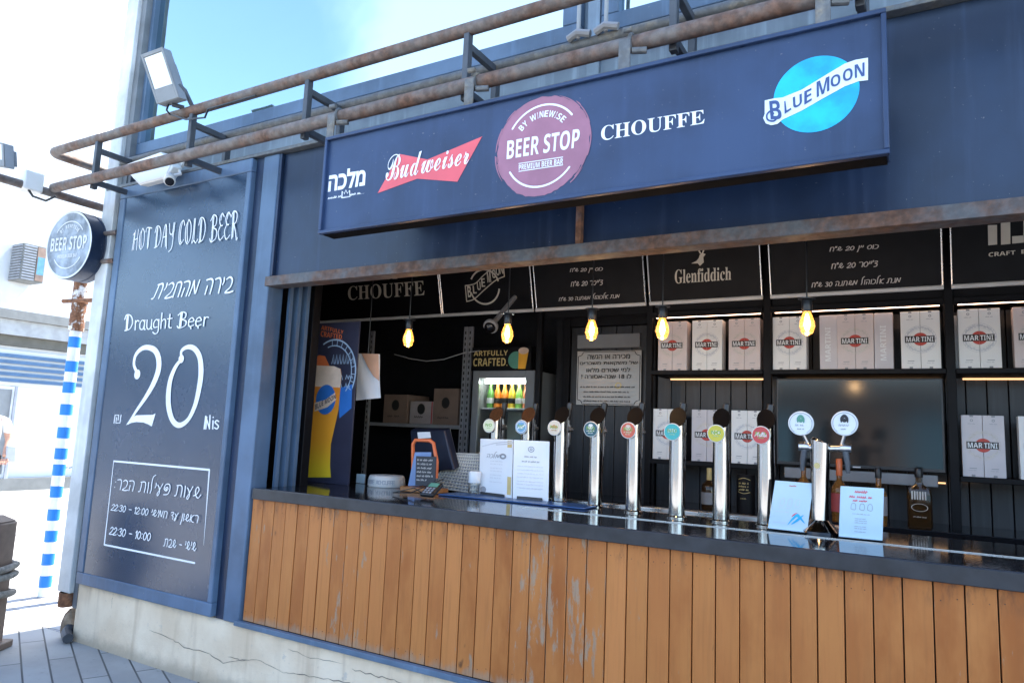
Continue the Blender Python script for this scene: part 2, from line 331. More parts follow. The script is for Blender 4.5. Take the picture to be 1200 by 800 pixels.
# ------------------------------------------------------------------ mesh builder
class MB:
    def __init__(s): s.v = []; s.f = []; s.mi = []; s.cur = 0; s.k = 0
    def add(s, vs, fs):
        o = len(s.v); s.v += [Vector(v) for v in vs]
        for f in fs: s.f.append([i + o for i in f]); s.mi.append(s.cur)
    def box(s, x0, x1, y0, y1, z0, z1, mtx=None):
        vs = [Vector((x, y, z)) for x in (x0, x1) for y in (y0, y1) for z in (z0, z1)]
        if mtx is not None: vs = [mtx @ v for v in vs]
        s.add(vs, [(0, 1, 3, 2), (4, 6, 7, 5), (0, 4, 5, 1), (2, 3, 7, 6), (0, 2, 6, 4), (1, 5, 7, 3)])
        return s
    def slab(s, quad, d):                     # a quad of points given a thickness vector
        q = [Vector(p) for p in quad]; d = Vector(d); n = len(q)
        s.add(q + [p + d for p in q], [tuple(range(n)), tuple(range(2 * n - 1, n - 1, -1))] + [(i, i + n, (i + 1) % n + n, (i + 1) % n) for i in range(n)])
        return s
    def tube(s, pts, r, seg=12, caps=True):
        pts = [Vector(p) for p in pts]; rings = []; rs = r if isinstance(r, (list, tuple)) else [r] * len(pts)
        up = None; vs = []
        for i, p in enumerate(pts):
            if i == 0: d = pts[1] - p
            elif i == len(pts) - 1: d = p - pts[i - 1]
            else: d = (pts[i + 1] - p).normalized() + (p - pts[i - 1]).normalized()
            d.normalize()
            if up is None: up = d.orthogonal().normalized()
            else: up = (up - d * up.dot(d)).normalized()
            w = d.cross(up)
            for j in range(seg):
                a = 2 * math.pi * j / seg; vs.append(p + (up * math.cos(a) + w * math.sin(a)) * rs[i])
        fs = [(i * seg + j, i * seg + (j + 1) % seg, (i + 1) * seg + (j + 1) % seg, (i + 1) * seg + j) for i in range(len(pts) - 1) for j in range(seg)]
        if caps: fs += [tuple(range(seg - 1, -1, -1)), tuple((len(pts) - 1) * seg + j for j in range(seg))]
        s.add(vs, fs); return s
    def lathe(s, prof, c=(0, 0, 0), axis=(0, 0, 1), seg=24):
        c = Vector(c); ax = Vector(axis).normalized(); u = ax.orthogonal().normalized(); w = ax.cross(u); vs = []
        for r, h in prof:
            for j in range(seg):
                a = 2 * math.pi * j / seg; vs.append(c + ax * h + (u * math.cos(a) + w * math.sin(a)) * max(r, 1e-5))
        n = len(prof)
        fs = [(i * seg + j, i * seg + (j + 1) % seg, (i + 1) * seg + (j + 1) % seg, (i + 1) * seg + j) for i in range(n - 1) for j in range(seg)]
        fs += [tuple(range(seg - 1, -1, -1)), tuple((n - 1) * seg + j for j in range(seg))]
        s.add(vs, fs); return s
    def flat(s, fl, fn, nrm=(0, -1, 0), eps=1.2e-5):  # flat shapes laid on a surface, each a hair above the last
        n = Vector(nrm)
        for p in fl.p:
            s.add([fn(*q) + n * (eps * s.k) for q in p], [tuple(range(len(p)))]); s.k += 1
        for vs, fs in fl.m:
            s.add([fn(*q) + n * (eps * s.k) for q in vs], fs); s.k += 1
        return s
    def build(s, name, m, parent=None, bevel=0.0, smooth=True, angle=35):
        me = bpy.data.meshes.new(name); off = wloc(parent) if parent else Vector((0, 0, 0))
        me.from_pydata([v - off for v in s.v], [], s.f); ms = m if isinstance(m, (list, tuple)) else [m]
        for k in ms: me.materials.append(M[k] if isinstance(k, str) else k)
        for p, i in zip(me.polygons, s.mi): p.material_index = min(i, len(ms) - 1)
        o = bpy.data.objects.new(name, me); COL.objects.link(o)
        if smooth:
            for p in me.polygons: p.use_smooth = True
            me.set_sharp_from_angle(angle=R(angle))
        if parent: o.parent = parent
        if bevel:
            b = o.modifiers.new('bevel', 'BEVEL'); b.width = bevel; b.segments = 2; b.limit_method = 'ANGLE'; b.angle_limit = R(40)
        return o
def wloc(o):
    v = Vector(o.location)
    while o.parent: o = o.parent; v = v + o.location
    return v
def thing(name, label, cat, loc=(0, 0, 0), group=None):
    o = bpy.data.objects.new(name, None); COL.objects.link(o); o.location = loc; o.empty_display_size = 0.1
    return tag(o, label, cat, group)
def tag(o, label, cat, group=None):
    o['label'] = label; o['category'] = cat
    if group: o['group'] = group
    return o
def kind(o, k='structure'): o['kind'] = k; return o
def copy_tree(o, parent=None):
    c = o.copy(); COL.objects.link(c); c.parent = parent
    for ch in list(o.children): copy_tree(ch, c)
    return c

# ------------------------------------------------------------------ flat drawing: ribbons, polygons, type
def smooth_pts(p, n=7, closed=False):
    if len(p) < 3: return [tuple(q) for q in p]
    out = []; m = len(p)
    for i in range(m - 1):
        a, b, c, d = p[max(i - 1, 0)], p[i], p[i + 1], p[min(i + 2, m - 1)]
        for k in range(n):
            t = k / n
            out.append(tuple(0.5 * (2 * b[j] + (c[j] - a[j]) * t + (2 * a[j] - 5 * b[j] + 4 * c[j] - d[j]) * t * t + (3 * b[j] - a[j] - 3 * c[j] + d[j]) * t ** 3) for j in range(2)))
    out.append(tuple(p[-1])); return out
class Flat:
    def __init__(s): s.p = []; s.m = []
    def poly(s, pts): s.p.append([tuple(q) for q in pts]); return s
    def ribbon(s, pts, w=0.1, curve=True, ends=True, nib=None, n=7):
        q = smooth_pts(pts, n) if curve else [tuple(a) for a in pts]
        m = len(q); ws = []
        for i in range(m):
            if isinstance(w, (list, tuple)):
                u = i / max(m - 1, 1) * (len(w) - 1); k = min(int(u), len(w) - 2); ws.append(w[k] + (w[k + 1] - w[k]) * (u - k))
            else: ws.append(w)
        L = []; Rr = []
        for i in range(m):
            a = q[max(i - 1, 0)]; b = q[min(i + 1, m - 1)]; dx, dy = b[0] - a[0], b[1] - a[1]; l = math.hypot(dx, dy) or 1e-9
            h = ws[i] / 2
            if nib is not None: h *= nib[1] + (1 - nib[1]) * abs(math.sin(math.atan2(dy, dx) - nib[0]))
            nx, ny = -dy / l * h, dx / l * h
            L.append((q[i][0] + nx, q[i][1] + ny)); Rr.append((q[i][0] - nx, q[i][1] - ny))
        for i in range(m - 1): s.p.append([L[i], L[i + 1], Rr[i + 1], Rr[i]])
        if ends:
            for c, r in ((q[0], ws[0] / 2), (q[-1], ws[-1] / 2)):
                if nib is not None: r *= nib[1] + 0.2
                s.disc(c[0], c[1], r, r, 8)
        return s
    def disc(s, x, y, rx, ry, n=40): s.p.append([(x + rx * math.cos(2 * math.pi * i / n), y + ry * math.sin(2 * math.pi * i / n)) for i in range(n)]); return s
    def ring(s, cx, cy, ro, ri, a0=0, a1=360, n=40):      # ro, ri: (rx, ry)
        A = [R(a0 + (a1 - a0) * i / n) for i in range(n + 1)]
        for i in range(n):
            s.p.append([(cx + ro[0] * math.cos(A[i]), cy + ro[1] * math.sin(A[i])), (cx + ro[0] * math.cos(A[i + 1]), cy + ro[1] * math.sin(A[i + 1])), (cx + ri[0] * math.cos(A[i + 1]), cy + ri[1] * math.sin(A[i + 1])), (cx + ri[0] * math.cos(A[i]), cy + ri[1] * math.sin(A[i]))])
        return s
    def rect(s, x0, y0, x1, y1): return s.poly([(x0, y0), (x1, y0), (x1, y1), (x0, y1)])
    def join(s, o, f=lambda x, y: (x, y)):
        s.p += [[f(*q) for q in p] for p in o.p]; s.m += [([f(*q) for q in v], fs) for v, fs in o.m]; return s
    def bbox(s):
        a = [q for p in s.p for q in p] + [q for v, _ in s.m for q in v]
        return min(q[0] for q in a), min(q[1] for q in a), max(q[0] for q in a), max(q[1] for q in a)
    def fit(s, x0=0, y0=0, x1=1, y1=1):
        a, b, c, d = s.bbox(); w = (c - a) or 1; h = (d - b) or 1
        f = lambda x, y: (x0 + (x - a) / w * (x1 - x0), y0 + (y - b) / h * (y1 - y0))
        s.p = [[f(*q) for q in p] for p in s.p]; s.m = [([f(*q) for q in v], fs) for v, fs in s.m]; return s
_tc = {}
def face(s, up, lo):                             # same letters in another face of the built-in fonts
    return ''.join(chr(up + ord(c) - 65) if 'A' <= c <= 'Z' else chr(lo + ord(c) - 97) if 'a' <= c <= 'z' else c for c in s)
def type_(body, bold=0.0, style=None):           # built-in font set flat
    if style == 'serif': body = face(body, 0x1D400, 0x1D41A)
    elif style == 'script': body = face(body, 0x1D4D0, 0x1D4EA)
    elif bold and body.isascii(): body = face(body, 0x1D5D4, 0x1D5EE); bold = 0.0
    k = (body, bold)
    if k not in _tc:
        c = bpy.data.curves.new('type', 'FONT'); c.body = body; c.offset = bold; c.resolution_u = 5
        o = bpy.data.objects.new('type', c); COL.objects.link(o); dg = bpy.context.evaluated_depsgraph_get()
        me = bpy.data.meshes.new_from_object(o.evaluated_get(dg)); _tc[k] = ([(v.co.x, v.co.y) for v in me.vertices], [tuple(p.vertices) for p in me.polygons])
        bpy.data.objects.remove(o); bpy.data.meshes.remove(me); bpy.data.curves.remove(c)
    f = Flat(); f.m.append(_tc[k]); return f
def heb(s): return s[::-1]
def quadmap(q):
    TL, TR, BR, BL = (Vector(p) for p in q)
    return lambda u, v: (BL * (1 - u) + BR * u) * (1 - v) + (TL * (1 - u) + TR * u) * v
def pq(pts, Y): return [at(x, y, Y) for x, y in pts]

def G(w, s): return (w, [[tuple(map(float, p.split(','))) for p in st.split()] for st in s.split('|') if st])
HEB = {
 'א': G(.75, '.1,1 .1,.5 .1,0|.62,1 .3,.75 .22,.4 .4,.08 .65,.0'), 'ב': G(.72, '.08,.88 .32,1 .55,.8 .46,.35 .1,.02 .4,-.02 .7,.05'),
 'ה': G(.75, '.02,.95 .4,1 .58,.75 .52,0|.18,.55 .12,0'), 'ו': G(.28, '.1,1 .12,.5 .1,0'), 'ח': G(.72, '.08,0 .1,.95|.1,.95 .4,1 .56,.75 .54,0'),
 'י': G(.26, '.12,1 .14,.75 .06,.55'), 'מ': G(.78, '.0,0 .1,.6 .14,1 .3,.55 .5,.12 .56,.5 .62,1'), 'נ': G(.5, '.34,1 .36,.3 .25,.04 .0,.0'),
 'ן': G(.3, '.16,1 .14,.2 .04,-.55'), 'ס': G(.7, '.35,1 .08,.7 .1,.2 .35,0 .58,.3 .58,.75 .35,1'), 'ע': G(.68, '.04,.85 .22,.6 .32,.2 .2,-.15 .1,.0 .3,.4 .56,1'),
 'פ': G(.78, '.34,.48 .22,.62 .36,.72 .46,.55 .3,.38 .08,.55 .2,.95 .56,.98 .66,.55 .5,.1 .1,.0'), 'צ': G(.62, '.1,.95 .42,1 .42,.72 .16,.55 .46,.4 .42,.0 .1,-.1'),
 'ר': G(.62, '.02,.95 .36,1 .5,.7 .46,0'), 'ש': G(.78, '.04,.2 .3,.35 .5,.75 .36,1 .2,.75 .26,.25 .5,.05 .72,.35'), 'ת': G(.82, '-.05,.02 .12,.12 .2,.9|.1,.95 .5,1 .64,.7 .6,0'),
 'ל': G(.5, '.46,1.75 .22,1.5 .16,.9 .2,.4 .12,0'), 'כ': G(.6, '.06,1 .42,.85 .5,.4 .32,.05 .04,0'), 'ד': G(.62, '.05,.9 .36,1 .42,.75 .2,.55 .44,.4 .42,.0'),
 'ק': G(.66, '.05,1 .5,.95 .45,.5 .2,.2|.1,.6 .08,-.5'), 'ט': G(.7, '.1,1 .08,.3 .3,0 .55,.3 .5,.9 .35,.95'), '"': G(.3, '.06,1.15 .04,.85|.2,1.15 .18,.85'), "'": G(.2, '.08,1.15 .05,.9'),
 ':': G(.3, '.12,.75 .13,.72|.1,.2 .11,.17'), '-': G(.6, '.08,.5 .5,.5'), ' ': G(.45, ''),
 '0': G(.62, '.3,1 .08,.7 .1,.2 .3,0 .5,.3 .5,.75 .3,1'), '1': G(.32, '.04,.75 .2,1 .17,0'), '2': G(.62, '.08,.75 .3,1 .5,.78 .35,.4 .04,.03 .3,.0 .56,.06'), '3': G(.58, '.06,.9 .3,1 .44,.78 .22,.56 .46,.35 .36,.03 .04,.08'),
}
DECO = {
 'H': G(.62, '.02,.75 .14,.85 .12,.5 .06,0|.2,.98 .18,.02|.5,1 .46,.5 .5,0|.1,.5 .5,.56'), 'O': G(.62, '.3,1 .08,.75 .08,.25 .28,0 .5,.25 .5,.75 .3,1 .22,.9 .2,.5 .3,.08'), 'T': G(.55, '.0,.8 .08,1 .55,.94|.27,.98 .24,.4 .28,0|.34,.97 .33,.05'),
 'D': G(.66, '.16,.95 .14,.0|.0,.7 .12,.98 .42,.9 .56,.5 .4,.1 .06,.0|.24,.9 .22,.05'), 'A': G(.6, '.02,0 .12,.5 .22,.95 .36,.9 .44,.4 .5,-.1|.14,.42 .44,.46|.3,.98 .34,.5 .4,0'), 'Y': G(.56, '.02,1 .1,.6 .26,.5 .42,.62|.5,1 .44,.4 .36,-.1 .12,-.25|.42,1 .36,.4'),
 'C': G(.56, '.5,.8 .36,1.02 .12,.85 .06,.4 .2,.02 .5,.2|.32,1 .2,.7 .2,.25 .32,.05'), 'L': G(.54, '.14,1 .12,.4 .04,.02 .2,.1 .36,.0 .52,.14|.22,1 .2,.1'), 'B': G(.62, '.16,.98 .14,.0|.0,.8 .2,1 .46,.9 .42,.6 .18,.52 .5,.4 .48,.1 .14,-.04 .0,.1|.24,.95 .22,.05'),
 'E': G(.5, '.46,.86 .28,1 .1,.8 .2,.56 .36,.54|.2,.54 .04,.3 .2,.0 .48,.14|.28,.98 .2,.75'), 'R': G(.64, '.16,.98 .14,.0|.0,.8 .2,1 .46,.9 .42,.6 .16,.5|.26,.52 .42,.2 .5,-.06 .58,.0|.24,.96 .22,.05'),
 'r': G(.36, '.1,.6 .1,.0|.1,.4 .2,.58 .34,.55'), 'a': G(.46, '.36,.5 .2,.6 .06,.4 .08,.08 .26,.02 .36,.3|.37,.6 .36,.05 .44,.0'), 'u': G(.46, '.06,.6 .08,.12 .24,.0 .36,.2|.37,.6 .37,.05 .44,.0'), 'g': G(.46, '.36,.5 .2,.6 .06,.38 .1,.1 .3,.12|.37,.6 .38,-.15 .2,-.32 .04,-.2'), 'h': G(.46, '.08,1 .08,.0|.08,.4 .24,.6 .36,.45 .36,.0'), 't': G(.34, '.14,.9 .14,.1 .3,.02|.0,.6 .3,.62'),
 'e': G(.44, '.06,.32 .36,.38 .24,.6 .06,.4 .12,.04 .38,.1|.2,.04 .24,-.12'), 'N': G(.6, '.08,.0 .14,.95|.14,.95 .3,.5 .46,.05|.46,1 .46,.0|.22,.9 .2,.0'), 'i': G(.2, '.1,.6 .1,.0|.1,.85 .1,.82'), 's': G(.38, '.32,.52 .16,.6 .06,.45 .3,.2 .2,.0 .04,.08'), ' ': G(.32, ''),
}
SCRIPT = {
 'B': G(.86, '.36,1.08 .26,.5 .12,.0|-.04,.7 .1,1.1 .5,1.22 .74,1.0 .6,.72 .34,.64 .66,.6 .72,.3 .5,.02 .2,.0 .0,.14'), 'u': G(.56, '.06,.55 .06,.1 .2,.02 .4,.55|.42,.58 .4,.1 .48,.02 .58,.14'), 'd': G(.56, '.4,.5 .2,.58 .04,.3 .1,.02 .26,.04 .42,.4|.56,1.12 .42,.4 .42,.04 .58,.12'), 'w': G(.76, '.04,.5 .1,.58 .1,.1 .22,.0 .38,.5|.4,.58 .38,.1 .5,.0 .66,.3 .64,.58 .78,.5'),
 'e': G(.44, '.04,.22 .3,.36 .24,.56 .06,.4 .06,.08 .22,.0 .46,.16'), 'i': G(.3, '.06,.5 .1,.56 .08,.08 .18,.0 .32,.16|.2,.82 .21,.84'), 's': G(.42, '.0,.14 .24,.6 .3,.25 .18,.0 .02,.08|.2,.02 .42,.16'), 'r': G(.5, '.02,.16 .12,.56 .2,.5 .36,.54 .3,.1 .38,.0 .56,.14'),
}
def layout(s, font, w, nib=None, slant=0.0, track=0.0):
    f = Flat(); x = 0.0
    for ch in s:
        adv, sts = font[ch]
        for st in sts:
            f.ribbon([(px + x + slant * py, py) for px, py in st], w, True, True, nib)
        x += adv + track
    return f
def serif(s, *_): return Flat().join(type_(s, 0, 'serif'))
def scribble(f, x0, x1, y, h, w=0.006, step=None):   # a line of writing too small to read
    step = step or h * 0.9; x = x0
    while x < x1 - step:
        n = random.randint(2, 6)
        for _ in range(n):
            if x > x1 - step * 0.5: break
            f.ribbon([(x, y), (x + step * 0.25, y + h * random.uniform(.5, 1)), (x + step * 0.5, y + h * random.uniform(-.1, .4))], w, False, False); x += step * 0.62
        x += step * 0.6
def put(mb, fl, quad, nrm=(0, -1, 0)):               # fit a drawing into a quad of places
    fl.fit(); mb.flat(fl, quadmap(quad), nrm); return mb
# ================================================================== SETTING
b = MB(); b.box(-400, 400, -400, 400, -0.5, -0.012); kind(b.build('ground', 'ground', smooth=False))
b = MB(); b.box(-5.35, 4.0, -4.6, 0.05, -0.3, 0.0); kind(b.build('pavement', 'planktile', smooth=False))
b = MB(); b.box(-6.4, -5.0, 0.06, 3.0, -0.3, -0.003); b.box(-6.6, -5.352, -0.5, 0.058, -0.3, -0.003); kind(b.build('side_path', 'smalltile', smooth=False))

# ================================================================== KIOSK BUILDING
K = thing('beer_kiosk', 'dark blue steel beer kiosk with a long serving hatch, plank-lined inside and windows above', 'kiosk', (-1.7, 0, 0))
b = MB(); b.box(-4.86, 2.0, 0.0, 0.16, -0.2, 0.362); pl = b.build('concrete_plinth', 'concrete', K, 0.006)
def crack(pts, w):
    f = Flat(); q = []
    P = [at(x, y, 0.0) for x, y in pts]; P = [(p.x, p.z) for p in P]
    for i in range(len(P) - 1):
        for k in range(5):
            t = k / 5; q.append((P[i][0] + (P[i + 1][0] - P[i][0]) * t + random.uniform(-.004, .004), P[i][1] + (P[i + 1][1] - P[i][1]) * t + random.uniform(-.005, .005)))
    q.append(P[-1]); ws = [w * random.uniform(.2, .85) for _ in q]; ws[0] = ws[-1] = w * .15
    f.ribbon(q, ws, False, False); m = MB(); m.flat(f, lambda x, z: Vector((x, -0.0035, z))); m.build('crack', 'crackmat', pl, smooth=False)
crack([(176, 737), (200, 747), (216, 757), (246, 765), (262, 776), (300, 771), (332, 787), (352, 790), (380, 794), (410, 800), (430, 812)], 0.006)
crack([(268, 768), (282, 773), (299, 772)], 0.004)
crack([(338, 760), (365, 770), (402, 777)], 0.003)
crack([(412, 783), (440, 791), (462, 796), (480, 802)], 0.006)
crack([(134, 693), (132, 702), (131, 713)], 0.003)
b = MB(); b.box(-5.0, -3.482, 0.06, 0.16, 0.362, 3.05); b.box(-5.0, -4.84, 0.161, 2.5, 0.0, 3.05); b.build('end_wall', 'steelblue', K, smooth=False); MB().box(-3.4805, -3.409, -0.004, 0.16, 0.364, 3.05).build('shaded_channel', 'navy', K, smooth=False)  # darker navy strip stands in for shade between frame and post
b = MB(); b.box(-3.408, -3.275, -0.015, 0.10, 0.364, 3.048); b.build('corner_post', 'frameblue', K, 0.006)
b = MB(); b.box(-3.272, 2.0, 0.012, 0.06, 2.300, 3.048); b.box(-3.272, -3.255, -0.012, 0.011, 2.305, 3.045); b.build('fascia_panel', 'navy', K, 0.003)
b = MB(); b.box(-3.29, 2.0, -0.03, -0.018, 2.243, 2.299); b.box(-3.29, 2.0, -0.018, 0.07, 2.243, 2.253); b.build('lintel_beam', 'rustbeam', K, 0.002)
b = MB(); x = at(680, 265, 0).x; b.box(x - 0.013, x + 0.013, -0.022, 0.010, 2.2995, 2.62); b.build('fascia_strut', 'rustdeep', K, 0.002)
# corrugated jamb on the left of the hatch
prof = []; y = 0.10
for k in range(3): prof += [(-3.215, y), (-3.215, y + 0.026), (-3.268, y + 0.031), (-3.268, y + 0.060)]; y += 0.066
n = len(prof); b = MB(); b.add([(p[0], p[1], z) for z in (1.0, 2.4) for p in prof] + [(-3.30, p[1], z) for z in (1.0, 2.4) for p in prof],
    [(i, i + 1, n + i + 1, n + i) for i in range(n - 1)]); b.build('corrugated_jamb', 'frameblue', K, smooth=False)
b = MB(); b.box(-3.30, -3.225, 0.302, 0.365, 0.4, 2.6); b.build('shutter_post', 'black', K, 0.004)
# inside
for q_ in ((-4.838, -2.395, 2.34, 2.40, 0.3, 2.92), (-2.3945, -2.335, 1.99, 2.40, 0.3, 2.92), (-4.838, -4.80, 0.17, 2.338, 0.3, 2.92), (1.76, 1.80, 0.16, 2.0, 0.3, 2.92)): MB().box(*q_).build('inner_wall', 'inside', K, smooth=False)
b = MB(); x = -1.605
while x < 1.74: b.box(x, x + 0.097, 1.98 + random.uniform(0, .003), 2.03, 0.3, 2.92); x += 0.1005
b.build('plank_wall', 'darkwood', K, 0.003)
b = MB(); b.box(-2.334, -1.608, 1.99, 2.03, 2.36, 2.92); b.build('door_head', 'inside', K, smooth=False)
b = MB(); x = -2.27
while x < -1.70: b.box(x, x + 0.116, 1.975, 2.02, 0.3, 2.26); x += 0.119
door = b.build('door', 'darkwood', K, 0.003)
b = MB(); b.box(-2.333, -2.274, 1.955, 2.02, 0.3, 2.352); b.box(-1.668, -1.609, 1.955, 2.02, 0.3, 2.352); b.box(-2.273, -1.669, 1.955, 2.02, 2.262, 2.352); b.build('door_frame', 'black', door, 0.004)
b = MB(); b.box(-2.215, -1.73, 1.955, 1.9745, 2.10, 2.20); b.build('door_panel', 'fridgegrey', door, 0.003)
b = MB(); b.box(-4.84, 1.76, 0.165, 2.36, 0.24, 0.3); b.build('floor_slab', 'inside', K, smooth=False)
b = MB(); b.box(-4.99, 2.0, 0.062, 2.5, 2.92, 3.047); b.build('ceiling', 'inside', K, smooth=False)
b = MB(); b.box(-4.84, 2.0, 2.41, 2.5, -0.2, 2.918); b.build('back_wall', 'steelblue', K, smooth=False)
# upper storey
b = MB(); b.box(-5.02, 7.0, -0.035, 0.118, 3.05, 3.072); b.build('roof_edge', 'wallrail', K, 0.003)
b = MB(); b.box(-5.0, 7.0, 0.12, 2.6, 3.073, 9.0); b.build('upper_wall', 'upper', K, smooth=False)  # unseen top raised to lengthen the shadow and cut ground bounce
b = MB(); b.box(2.01, 7.0, 0.0, 2.5, -0.2, 3.047); b.build('unseen_side_wall', 'navy', K, smooth=False)  # out of view, carries the building on for its shadow
def upper_window(x0, x1, z0, z1, fr=0.085):
    b = MB(); b.box(x0, x1, 0.045, 0.119, z0, z0 + fr); b.box(x0, x1, 0.045, 0.119, z1 - fr, z1); b.box(x0, x0 + fr, 0.045, 0.119, z0 + fr + .001, z1 - fr - .001); b.box(x1 - fr, x1, 0.045, 0.119, z0 + fr + .001, z1 - fr - .001)
    w = b.build('window', 'frameblue', K, 0.005)
    b = MB(); b.box(x0 + fr - .002, x1 - fr + .002, 0.085, 0.1185, z0 + fr - .002, z1 - fr + .002); b.build('pane', 'winglass', w, smooth=False)
upper_window(-4.90, -1.37, 3.315, 4.95); upper_window(-1.255, 1.9, 3.315, 4.95)
b = MB(); b.box(-1.345, -1.28, 0.09, 0.119, 3.08, 4.95); b.build('wall_batten', 'upper', K, 0.003)

# gutter pipe at the left corner
g = thing('corner_downpipe', 'pale grey square downpipe running down the left corner of the kiosk', 'downpipe', (-4.95, -0.02, 0.25))
b = MB(); b.box(-5.045, -4.905, -0.03, 0.055, 0.292, 9.0); b.build('pipe_shaft', 'gutter', g, 0.006)
b = MB(); b.box(-4.904, -4.845, 0.0, 0.055, 0.20, 9.0); b.build('gap_shade_strip', 'gapshade', g, 0.003)  # strip painted dark as the shaded gap
b = MB(); b.lathe([(0.045, 0), (0.05, 0.005), (0.05, 0.09), (0.042, 0.09), (0.040, 0.01)], (-4.972, -0.0, 0.20), (0, 0, 1), 20); b.build('outlet_spout', 'rustdeep', g)
b = MB(); b.lathe([(0.02, -.01), (0.05, 0.0), (0.062, 0.05), (0.06, 0.10), (0.045, 0.15), (0.02, 0.18)], (-4.955, 0.04, 0.0), (0, 0, 1), 9); o = b.build('rough_stone', 'stone'); tag(o, 'rough brown stone under the foot of the grey downpipe', 'stone')
b = MB(); b.tube([(-4.80, -0.06, 0.035), (-4.88, -0.03, 0.05), (-4.93, 0.02, 0.07)], 0.032, 10); o = b.build('drain_stub', 'darksteel'); tag(o, 'short dark drain pipe stub lying at the corner of the concrete plinth', 'pipe')

# ================================================================== PRICE BOARD
B = thing('price_board', 'tall glossy board in a blue steel frame with draught beer price and opening hours', 'sign board', (-4.15, 0, 0.375))
x0, x1, z0, z1 = -4.825, -3.482, 0.372, 3.045
fw = 0.068
b = MB(); b.box(x0, x1, -0.04, 0.058, z0, z0 + 0.075); b.box(x0, x1, -0.04, 0.058, z1 - 0.085, z1); b.box(x0, x0 + fw, -0.04, 0.058, z0 + .0755, z1 - .0855); b.box(x1 - .04, x1, -0.04, 0.048, z0 + .0755, z1 - .0855)
b.build('frame', 'frameblue', B, 0.006)
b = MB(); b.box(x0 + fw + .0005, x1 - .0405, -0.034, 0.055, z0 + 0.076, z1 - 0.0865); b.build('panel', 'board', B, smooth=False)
YB = -0.0355
def brd(s, quad, font=None, w=0.08, nib=None, slant=0, m='white', bold=0.0, name='lettering', parent=B, Y=YB, track=0.0):
    f = layout(s, font, w, nib, slant, track) if font else type_(s, bold)
    b = MB(); put(b, f, pq(quad, Y)); return b.build(name, m, parent, smooth=False)
brd('HOT DAY COLD BEER', [(156.5, 269), (281.5, 245.5), (279.5, 288), (153.5, 300)], DECO, 0.055, (0.6, 0.6))
brd(heb('בירה מהחבית'), [(183, 332), (275.5, 323), (274, 343.5), (176.5, 352)], HEB, 0.13, (0.9, 0.55), 0.06)
brd('Draught Beer', [(146, 368), (247, 363.5), (244, 388), (144.5, 394)], DECO, 0.075, (0.6, 0.65))
brd('Nis', [(239.5, 486), (257.5, 485), (257, 503), (238.5, 503)], DECO, 0.09)
f = Flat()                                            # the shekel sign
f.ribbon([(0, 0), (0, .95), (.55, .95), (.55, .35)], .13, False); f.ribbon([(.28, .65), (.28, 0), (.9, 0), (.9, .95)], .13, False)
b = MB(); put(b, f, pq([(134.5, 485.5), (142.5, 485.5), (141, 496), (133, 496)], YB)); b.build('lettering', 'white', B, smooth=False)
def wz(p, Y=YB): a = at(p[0], p[1], Y); return (a.x, a.z)
kx = 2.77 / 560.0
f = Flat()
two = [(160, 435), (157, 427), (159, 416), (166, 408.5), (174, 407), (182, 411), (186, 421), (185.5, 434), (180, 449), (171, 465), (160, 481), (150.5, 496)]
f.ribbon([wz(p) for p in two], [w * 0.0066 for w in (3.5, 4, 4.2, 4.6, 5, 6.2, 7.4, 7.6, 6.6, 5, 3.4, 2.2)])
c = wz((161, 438.5)); f.disc(c[0], c[1], 0.032, 0.032, 20)
f.poly([wz((130 + x / 10, 440 + y / 10)) for x, y in [(178, 580), (235, 492), (300, 464), (400, 461), (490, 459), (525, 440), (480, 595), (440, 570), (380, 547), (300, 542), (240, 553)]])
zero = [(212.5, 419), (213, 411), (220, 406.5), (228, 408.5), (234, 418), (235.8, 434), (234, 452), (229, 474), (221, 491), (211, 498), (203, 493), (198.4, 479), (197.6, 463), (200, 445), (206, 430), (213, 421)]
f.ribbon([wz(p) for p in zero], [w * 0.0062 for w in (3.5, 3.6, 4.4, 5.6, 6.6, 7.4, 7.2, 6, 4.6, 5.2, 6.2, 7.4, 7.6, 6.6, 5, 3)])
c = wz((212.8, 420.5)); f.disc(c[0], c[1], 0.026, 0.026, 20)
b = MB(); b.flat(f, lambda x, z: Vector((x, YB, z))); b.build('price_numerals', 'white', B, smooth=False)
f = Flat(); TL, TR, BR, BL = (wz(p) for p in [(133.3, 540), (245.4, 550.2), (237, 661), (122.2, 637.8)])
f.ribbon([TR, TL, BL], 0.012, False); f.ribbon([BL, (BL[0] + (BR[0] - BL[0]) * .93, BL[1] + (BR[1] - BL[1]) * .93)], 0.011, False); f.ribbon([TR, ((TR[0] + BR[0]) / 2, (TR[1] + BR[1]) / 2)], [0.012, 0.006], False); f.ribbon([((TR[0] + BR[0]) / 2, (TR[1] + BR[1]) / 2), (TR[0] + (BR[0] - TR[0]) * .8, TR[1] + (BR[1] - TR[1]) * .8)], [0.006, 0.002], False)
b = MB(); b.flat(f, lambda x, z: Vector((x, YB, z))); b.build('hours_outline', 'white', B, smooth=False)
brd(heb('שעות פעילות הבר:'), [(135.5, 552), (237.5, 560), (236.5, 587), (133.5, 575)], HEB, 0.10, (0.9, 0.6), 0.08)
brd('22:30 - 12:00 ' + heb('ראשון עד חמישי'), [(131, 589.5), (234.5, 603), (233, 617.5), (129, 601.5)], HEB, 0.11, None, 0.08)
brd('22:30 - 10:00', [(129, 616), (178, 623.5), (177, 634), (127.5, 626)], HEB, 0.12, None, 0.08)
brd(heb('שישי - שבת'), [(192, 630), (231, 634.5), (230.5, 646.5), (191, 640)], HEB, 0.12, None, 0.08)

